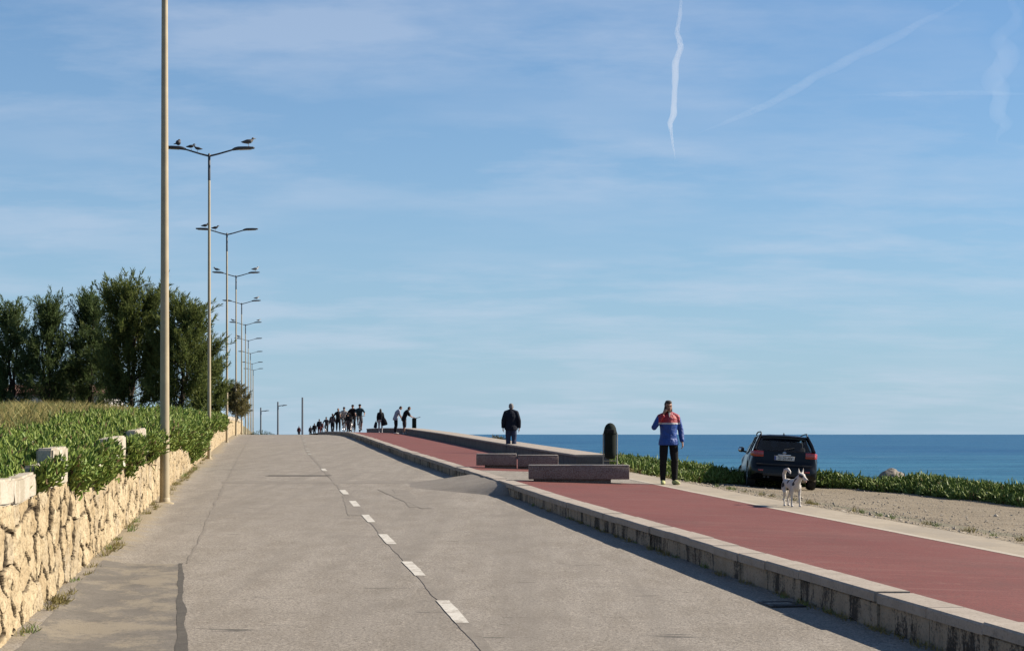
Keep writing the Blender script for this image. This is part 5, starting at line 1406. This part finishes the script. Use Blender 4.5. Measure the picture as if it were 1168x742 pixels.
# cyclists
FRM = M('bike_frame', (.02, .02, .024), .4, (.05, .05, .055), 8); STEEL = M('steel', (.4, .4, .42), .3, metal=.9)
def make_bike(label):
    e = empty('bicycle', (0, 0, 0), 0, label, 'bicycle', 'bicycles at the crest')
    for y in (-.52, .52):
        w = empty('wheel', (0, y, .345)); w.parent = e
        b = MB(); b.torus((0, 0, 0), .325, .020, 'x', 32, 8); b.build('tyre', RUB, w)
        b = MB(); b.torus((0, 0, 0), .300, .010, 'x', 32, 6)
        for k in range(14):
            a = math.pi * 2 * k / 14; b.loft([(.02 * (-1) ** k, 0, 0), (0, .30 * math.cos(a), .30 * math.sin(a))], .003, 4)
        b.loft([(-.05, 0, 0), (.05, 0, 0)], .02, 8); b.build('rim', STEEL, w)
    b = MB()
    hd_, bb, st_, rx_ = Vector((0, -.36, .86)), Vector((0, .06, .29)), Vector((0, .20, .86)), Vector((0, .52, .345))
    b.loft([hd_ + Vector((0, -.01, .05)), Vector((0, -.34, .74))], .022, 8)
    b.loft([hd_, st_], .018, 8); b.loft([Vector((0, -.345, .76)), bb], .020, 8); b.loft([bb, st_ + Vector((0, .01, .06))], .018, 8)
    for s in (-1, 1):
        b.loft([st_ + Vector((0, 0, -.05)), rx_ + Vector((s * .05, 0, 0))], .010, 6); b.loft([bb, rx_ + Vector((s * .05, 0, 0))], .011, 6); b.loft([(s * .03, -.345, .74), (s * .05, -.40, .58), (s * .05, -.52, .345)], .013, 6)
    b.build('frame', FRM, e)
    b = MB(); b.loft([(0, -.37, .90), (0, -.40, 1.02)], .014, 8); b.loft([(-.31, -.33, 1.04), (-.15, -.40, 1.03), (0, -.41, 1.02), (.15, -.40, 1.03), (.31, -.33, 1.04)], .013, 8); b.build('handlebar', FRM, e)
    b = MB(); b.loft([(0, .07, .985), (0, .18, .985), (0, .27, .985), (0, .33, .985)], [(.02, .018), (.04, .024), (.075, .028), (.06, .02)], 10, side=(1, 0, 0)); b.loft([(0, .22, .86), (0, .23, .97)], .013, 8); b.build('saddle', BLACK, e)
    b = MB(); b.loft([(-.07, .06, .29), (.07, .06, .29)], .012, 6); b.loft([(.07, .06, .29), (.07, .06, .12)], .012, 6); b.loft([(-.07, .06, .29), (-.07, .06, .46)], .012, 6); b.box((.12, .06, .12), (.09, .08, .02)); b.box((-.12, .06, .46), (.09, .08, .02)); b.build('pedals', STEEL, e)
    return e
ride = dict(pel=(0, .24, 1.06), chest=(0, .06, 1.34), neck=(0, -.06, 1.53), head=(0, -.10, 1.675), lsh=(.175, -.03, 1.46), rsh=(-.175, -.03, 1.46), lel=(.31, -.12, 1.25), rel=(-.31, -.12, 1.25), lwr=(.27, -.30, 1.075), rwr=(-.27, -.30, 1.075), lhd=(0, -1, -.2), rhd=(0, -1, -.2),
            lhp=(.09, .22, 1.02), rhp=(-.09, .22, 1.02), lkn=(.13, -.10, .66), rkn=(-.13, -.14, .84), lan=(.11, .10, .225), ran=(-.11, .10, .555))
bk0 = make_bike('bicycle ridden by the cyclist in the teal shirt, nearest the red path kerb')
def rider(px, Y, st, label, blabel, rz=0, first=False, sc=1., z=None, faced=(0, -1, 0)):
    loc = at_path(px, Y) if z is None else (at(px, Y)[0], Y, z)
    o = bk0 if first else copy_tree(bk0); o['label'] = blabel
    o.location = loc; o.rotation_euler = (0, 0, rz); o.scale = (sc,) * 3
    person(label, ride, st, loc, rz, sc, 'cyclists at the crest', .018, faced=faced)
rider(410.3, 113, dict(top=TEAL, bottom=GREYC, shoe=DARKSHOE, hairkind='helmet', hair=DARK, sleeve=.6, topname='shirt', botname='shorts', leglen=.6), 'helmeted cyclist in teal shirt, rightmost of the riders at the crest', bk0['label'], R(8), True)
rider(402.6, 116, dict(top=DARK, bottom=DARK, shoe=DARKSHOE, hairkind='helmet', hair=DARK, topname='shirt'), 'upright cyclist in dark clothes, second rider from the right at the crest', 'bicycle under the upright dark clothed second rider from the right', R(-6))
rider(392.3, 124, dict(top=WHITEC, bottom=GREYC, shoe=DARKSHOE, hairkind='helmet', hair=DARK, sleeve=.6, topname='shirt', leglen=.6, botname='shorts'), 'cyclist in pale shirt with dark helmet, third rider from the right at the crest', 'bicycle under the rider in the pale shirt', R(12), sc=.97)
rider(372.3, 178, dict(top=GREYC, bottom=DARK, shoe=DARKSHOE, hairkind='helmet', hair=DARK, topname='shirt'), 'cyclist beyond the kerb end in the left part of the far group', 'bicycle under the lone rider beyond the kerb end', R(-4), z=float(zr(178.)) + .05)
walk = dict(lkn=(.105, -.10, .50), lan=(.10, -.16, .10), rkn=(-.105, .02, .49), ran=(-.10, .20, .12), lel=(.245, .06, 1.14), rel=(-.245, -.02, 1.14), lwr=(.25, .04, .88), rwr=(-.25, -.14, .90))
def walker(px, Y, z, st, label, rz=0, sc=1., pose=walk): return person(label, pose, st, (at(px, Y)[0], Y, z), rz, sc, 'people at the road crest', .02)
walker(385.8, 127, at_path(385.8, 127)[2], dict(top=DARK, bottom=DARK, shoe=DARKSHOE), 'person in black with one arm stretched out left beside the cyclists', R(10), .97, {**walk, 'rel': (-.33, -.02, 1.18), 'rwr': (-.47, -.06, .98)})
walker(397.5, 121, at_path(397.5, 121)[2], dict(top=DARK, bottom=GREYC, shoe=DARKSHOE), 'short person in dark clothes standing between the two helmeted riders', R(-15), .84, {})
walker(379.3, 150, float(zr(150.)) + .1, dict(top=GREYC, bottom=DARK, shoe=DARKSHOE), 'person in grey and black between the lone rider and the person in black', R(170), .98)
walker(399.6, 126, at_path(399.6, 126)[2], dict(top=DARK, bottom=DARK, shoe=DARKSHOE, hairkind='long'), 'person with long dark hair behind the pale shirted rider', R(185), .95)
walker(364.2, 186, float(zr(186.)), dict(top=NAVY, bottom=REDC, shoe=DARKSHOE), 'person in navy and dark red walking left of the lone rider', R(180), 1.0)
walker(366.4, 190, float(zr(190.)), dict(top=REDC, bottom=DARK, shoe=DARKSHOE), 'person in a dark red top half hidden behind the navy walker', R(180), .88)
walker(358.6, 232, float(zr(232.)), dict(top=DARK, bottom=DARK, shoe=DARKSHOE), 'far person in black, second from the left of the crest group', R(180), 1.02)
walker(354.2, 262, float(zr(262.)), dict(top=GREYC, bottom=DARK, shoe=DARKSHOE), 'farthest and smallest person at the left end of the crest group', R(180), 1.0)
walker(341, 262, float(zr(262.)), dict(top=REDC, bottom=DARK, shoe=DARKSHOE), 'lone person in dark red on the far road beside the plain grey pole', R(180), .98)

# ------------------------------------------------------------------ white dog
def dog():
    xd, Yd = at(903.5, 27.7)[0], 27.7
    zd = float(pz(Yd, xd - kx(Yd))) + .003
    e = empty('dog', (xd, Yd, zd), R(11), 'white dog with black patches and curled tail walking on the pale strip', 'dog')
    e.scale = (.86,) * 3
    # local: facing -Y; shoulder height .47
    b = MB()
    b.loft([(0, .36, .40), (0, .31, .43), (0, .22, .425), (0, .08, .415), (0, -.06, .395), (0, -.17, .395), (0, -.25, .42), (0, -.29, .45)], [(.045, .05), (.075, .085), (.082, .088), (.080, .088), (.092, .115), (.092, .125), (.075, .10), (.05, .06)], 16, side=(1, 0, 0))
    hd_ = Vector((.035, -.40, .575))
    b.loft([(0, -.22, .43), (0, -.29, .49), (.02, -.35, .545), hd_], [(.075, .09), (.062, .078), (.05, .062), (.046, .05)], 14, side=(1, 0, 0))
    f = Vector((.36, -.88, -.30)).normalized(); sd_ = Vector((f.y, -f.x, 0)).normalized() * -1; up = sd_.cross(f); up = up if up.z > 0 else -up
    q = lambda a, s, u: hd_ + f * a + sd_ * s + up * u
    b.loft([q(-.05, 0, .0), q(-.02, 0, .008), q(.03, 0, .006), q(.065, 0, -.010), q(.11, 0, -.022), q(.155, 0, -.028), q(.172, 0, -.030)], [(.03, .03), (.056, .052), (.056, .050), (.042, .038), (.029, .028), (.024, .022), (.012, .012)], 14, side=sd_)
    b.loft([q(.05, 0, -.04), q(.10, 0, -.055), (q(.14, 0, -.062))], [(.026, .014), (.020, .011), (.012, .007)], 10, side=sd_)   # open jaw
    for s in (-1, 1):
        b.loft([q(-.03, s * .036, .035), q(-.045, s * .050, .075), q(-.055, s * .060, .135)], [(.028, .014), (.023, .010), (.004, .004)], 10, side=sd_)
    # tail curled up over the back
    b.loft([(0, .34, .43), (-.005, .40, .50), (-.01, .41, .59), (.0, .36, .665), (.02, .28, .68), (.035, .22, .64), (.04, .20, .60)], [.028, .030, .034, .036, .034, .026, .010], 12)
    # legs: fore
    for s, dy in ((1, -.05), (-1, .03)):
        b.loft([(s * .062, -.19, .40), (s * .070, -.185, .30), (s * .066, -.17 + dy * .5, .205), (s * .062, -.185 + dy, .10), (s * .062, -.19 + dy, .04)], [(.042, .062), (.034, .048), (.024, .028), (.018, .020), (.017, .018)], 10, side=(1, 0, 0))
        b.loft([(s * .062, -.17 + dy, .022), (s * .062, -.20 + dy, .026), (s * .062, -.245 + dy, .016)], [(.020, .020), (.026, .022), (.016, .010)], 10, side=(1, 0, 0))
    for s, dy in ((1, .06), (-1, -.05)):
        b.loft([(s * .055, .27, .42), (s * .068, .255, .34), (s * .066, .225 + dy * .4, .265), (s * .060, .285 + dy * .8, .185), (s * .058, .325 + dy, .155), (s * .058, .305 + dy, .08), (s * .058, .295 + dy, .035)], [(.045, .075), (.042, .075), (.033, .050), (.022, .028), (.018, .020), (.016, .018), (.016, .018)], 10, side=(1, 0, 0))
        b.loft([(s * .058, .315 + dy, .020), (s * .058, .285 + dy, .024), (s * .058, .240 + dy, .015)], [(.019, .018), (.025, .021), (.015, .010)], 10, side=(1, 0, 0))
    FUR = M('white_fur', (.66, .60, .54), .9, (.74, .70, .65), 7, bump=.6, bscale=70, bdist=.008); FURD = M('black_fur', (.035, .03, .03), .9, (.06, .05, .05), 20); FURT = M('tan_fur', (.30, .24, .20), .9)
    def col(c):
        p = np.zeros(len(c), int)
        n = fbm(c[:, 1] * 9 + 3, c[:, 2] * 9 + c[:, 0] * 5, 4)
        p[(np.hypot(c[:, 1] - .17, (c[:, 2] - .46) * 1.2) < .05 * (.6 + n)) & (c[:, 0] > .02)] = 1
        p[(np.hypot(c[:, 1] - .24, (c[:, 2] - .40)) < .045 * (.5 + n)) & (c[:, 0] < -.03)] = 1
        p[(np.hypot(c[:, 1] - .03, (c[:, 2] - .475)) < .05 * (.5 + n))] = 1
        loc = (c - np.array(hd_)); a = loc @ np.array(f); s = loc @ np.array(sd_); u = loc @ np.array(up)
        p[(a > -.02) & (a < .075) & (np.abs(s) > .022) & (u > -.02) & (u < .03)] = 1
        p[(np.hypot(c[:, 1] + .25, c[:, 2] - .43) < .035) & (np.abs(c[:, 0]) > .03)] = 1
        return p
    b.remesh('body', [FUR, FURD, FURT], .0085, e, 3, colour=col)
    b = MB(); b.ball(q(.172, 0, -.026), (.014, .014, .011), 10, 7); b.build('nose', EYE, e)
    for s in (-1, 1):
        b = MB(); b.ball(q(.055, s * .036, .018), .009, 8, 6); b.build('eye', EYE, e)
    b = MB(); b.loft([q(.09, 0, -.046), q(.135, 0, -.052), q(.155, 0, -.066)], [(.014, .003), (.013, .003), (.008, .003)], 8, side=sd_); b.build('tongue', M('tongue', (.45, .13, .13), .5), e)
    b = MB(); b.torus((0, 0, 0), .072, .011, 'z', 26, 8); cl_ = b.build('collar', M('collar', (.03, .03, .032), .7), e); cl_.location = (.008, -.285, .478); cl_.rotation_euler = (R(-42), 0, 0); cl_.scale = (.95, 1.25, 1)
dog()

# ------------------------------------------------------------------ contrails, high above the sea
def contrail(pts, w, dens, label, seed, alt=8000., jag=.25):
    """pts in photo pixels, placed on the level of the given altitude; w in metres"""
    P = []
    for i in range(len(pts) - 1):
        for k in range(6):
            t = k / 6; P.append((pts[i][0] * (1 - t) + pts[i + 1][0] * t, pts[i][1] * (1 - t) + pts[i + 1][1] * t))
    P.append(pts[-1]); n = len(P); V = []; rad = []
    for i, (px, py) in enumerate(P):
        Y = FPX * alt / (495 - py); f = i / (n - 1)
        V.append(((px - 584) / FPX * Y + w * jag * (vnoise(i * .45, 0., seed) - .5) * 4, Y, alt + CAMZ))
        s = min(1, f * 3 + .05, (1 - f) * 3 + .05)
        rad.append(w * .5 * s * (.8 + .4 * float(vnoise(i * .8, 3., seed))))
    b = MB(); b.loft(V, rad, 14)
    m = bpy.data.materials.new('ice_vapour'); m.use_nodes = True; t = NT(m); t.n.remove(t.n['Principled BSDF'])
    v = t.new('ShaderNodeVolumePrincipled'); v.inputs['Color'].default_value = (1, 1, 1, 1); v.inputs['Density'].default_value = dens; v.inputs['Anisotropy'].default_value = .3
    t.lk(v.outputs[0], t.n['Material Output'].inputs['Volume'])
    o = b.build('contrail', m); tag(o, label, 'contrail', 'contrails in the sky')
contrail([(779, -40), (776, 30), (771, 80), (766, 120), (768, 150), (769, 185)], 150, .00045, 'bright narrow white contrail standing nearly upright in the upper sky', 3)
contrail([(1130, -18), (1060, 22), (990, 58), (930, 88), (880, 118), (830, 138), (790, 155)], 210, .00011, 'long slanting contrail rising to the upper right corner', 7, jag=.12)
contrail([(1160, -30), (1146, 40), (1134, 85), (1132, 115), (1150, 140), (1143, 165)], 480, .00003, 'broad faint upright contrail near the right edge', 11)
contrail([(960, 109), (1040, 107), (1110, 106), (1200, 108)], 120, .0003, 'thin level contrail crossing the faint upright one at the right', 15, jag=.05)
# ------------------------------------------------------------------ loose stones on the shoulder, weeds along the wall and kerb (uncountable)
def pebbles():
    n = 5200
    Y = rng.uniform(17, 48, n); x = so(Y) + rng.gamma(1.6, 2.6, n)
    k = (rim(x, Y) < .1) & (x - so(Y) > .05); x, Y = x[k], Y[k]; n = len(x)
    r = rng.gamma(2.0, .0042, n) + .006 + .02 * (rng.random(n) < .012)
    d = x - so(Y)
    P = np.stack([x, Y, gz(x, Y) + .028 + .05 * (fbm(x * .7, Y * .7, 31) - .5) * sstep(0, .8, d) + r * .25], -1)
    base = np.array([[1, 0, 0], [.3, .9, 0], [-.8, .5, 0], [-.7, -.7, 0], [.4, -.9, 0], [.1, .1, .7], [0, 0, -.5]], float)
    V = P[:, None, :] + base[None] * r[:, None, None] * (1 + .35 * rng.normal(size=(n, 7, 3)))
    b = np.arange(n)[:, None] * 7
    T = np.concatenate([b + np.array([[i, (i + 1) % 5, 5]]) for i in range(5)] + [b + np.array([[(i + 1) % 5, i, 6]]) for i in range(5)])
    m = leaf_mat('loose_stone', (.24, .20, .15), (.58, .52, .43), .9, 0., .2)
    tag(link('loose_stones', np_mesh('loose_stones', V.reshape(-1, 3), [T]), None, [m]), 'loose small stones lying on the gravel shoulder', 'stones', kind='stuff')
pebbles()
def weeds():
    Vs, Fs, Ms = [], [], []; off = 0
    spots = []
    for k in range(70):
        Y = rng.uniform(11, 58); spots.append((float(wx(Y)) + rng.uniform(.03, .16), Y, .02, rng.uniform(.05, .13), 1 if rng.random() < .7 else 0))
    for k in range(60):
        Y = 10.5 + 22 * rng.random() ** 1.6; spots.append((float(kx(Y)) - rng.uniform(-.01, .06), Y, 0., rng.uniform(.03, .08), 1 if rng.random() < .8 else 0))
    for k in range(40):
        Y = rng.uniform(20, 43); spots.append((float(so(Y)) + rng.uniform(.0, .12), Y, -.05, rng.uniform(.04, .09), 1 if rng.random() < .6 else 0))
    for (x, Y, dz, h, dry) in spots:
        n = 26
        z = float(road_z(np.array(x), np.array(Y))) if x < float(kx(Y)) + .1 else float(gz(x, Y)) + .06
        P = np.array([x, Y, z + dz * 0 - .01])[None] + rng.normal(size=(n, 3)) * np.array([.022, .10, .004])
        D = np.array([.15, 0, .9])[None] + rng.normal(size=(n, 3)) * .6; D[:, 2] = np.abs(D[:, 2]) + .1
        V, Q, T = prisms(P, D, rng.uniform(.4, 1.1, n) * h, rng.uniform(.004, .009, n), .3)
        Vs.append(V)
        for f in (Q, T): Fs.append(f + off); Ms.append(np.full(len(f), dry))
        off += len(V)
    tag(link('roadside_weeds', np_mesh('roadside_weeds', np.concatenate(Vs), Fs, Ms), None, [ICE_R, STRAW]), 'small dry weeds along the foot of the wall and kerb', 'weeds', kind='stuff')
weeds()
# ------------------------------------------------------------------ true base colours: every painted value above was mixed about 1/.61 too bright
ALB = .61
for m in bpy.data.materials:
    if not m.use_nodes: continue
    t = NT(m)
    for n in list(m.node_tree.nodes):
        sock = n.inputs.get('Base Color') if n.type == 'BSDF_PRINCIPLED' else n.inputs.get('Color') if n.type == 'BSDF_TRANSLUCENT' else None
        if sock is None or (n.type == 'BSDF_PRINCIPLED' and n.inputs['Metallic'].default_value > .5): continue
        if sock.is_linked:
            src = sock.links[0].from_socket
            t.lk(t.mix(1.0, src, (ALB, ALB, ALB), 'MULTIPLY'), sock)
        else:
            c = sock.default_value; sock.default_value = (c[0] * ALB, c[1] * ALB, c[2] * ALB, 1)
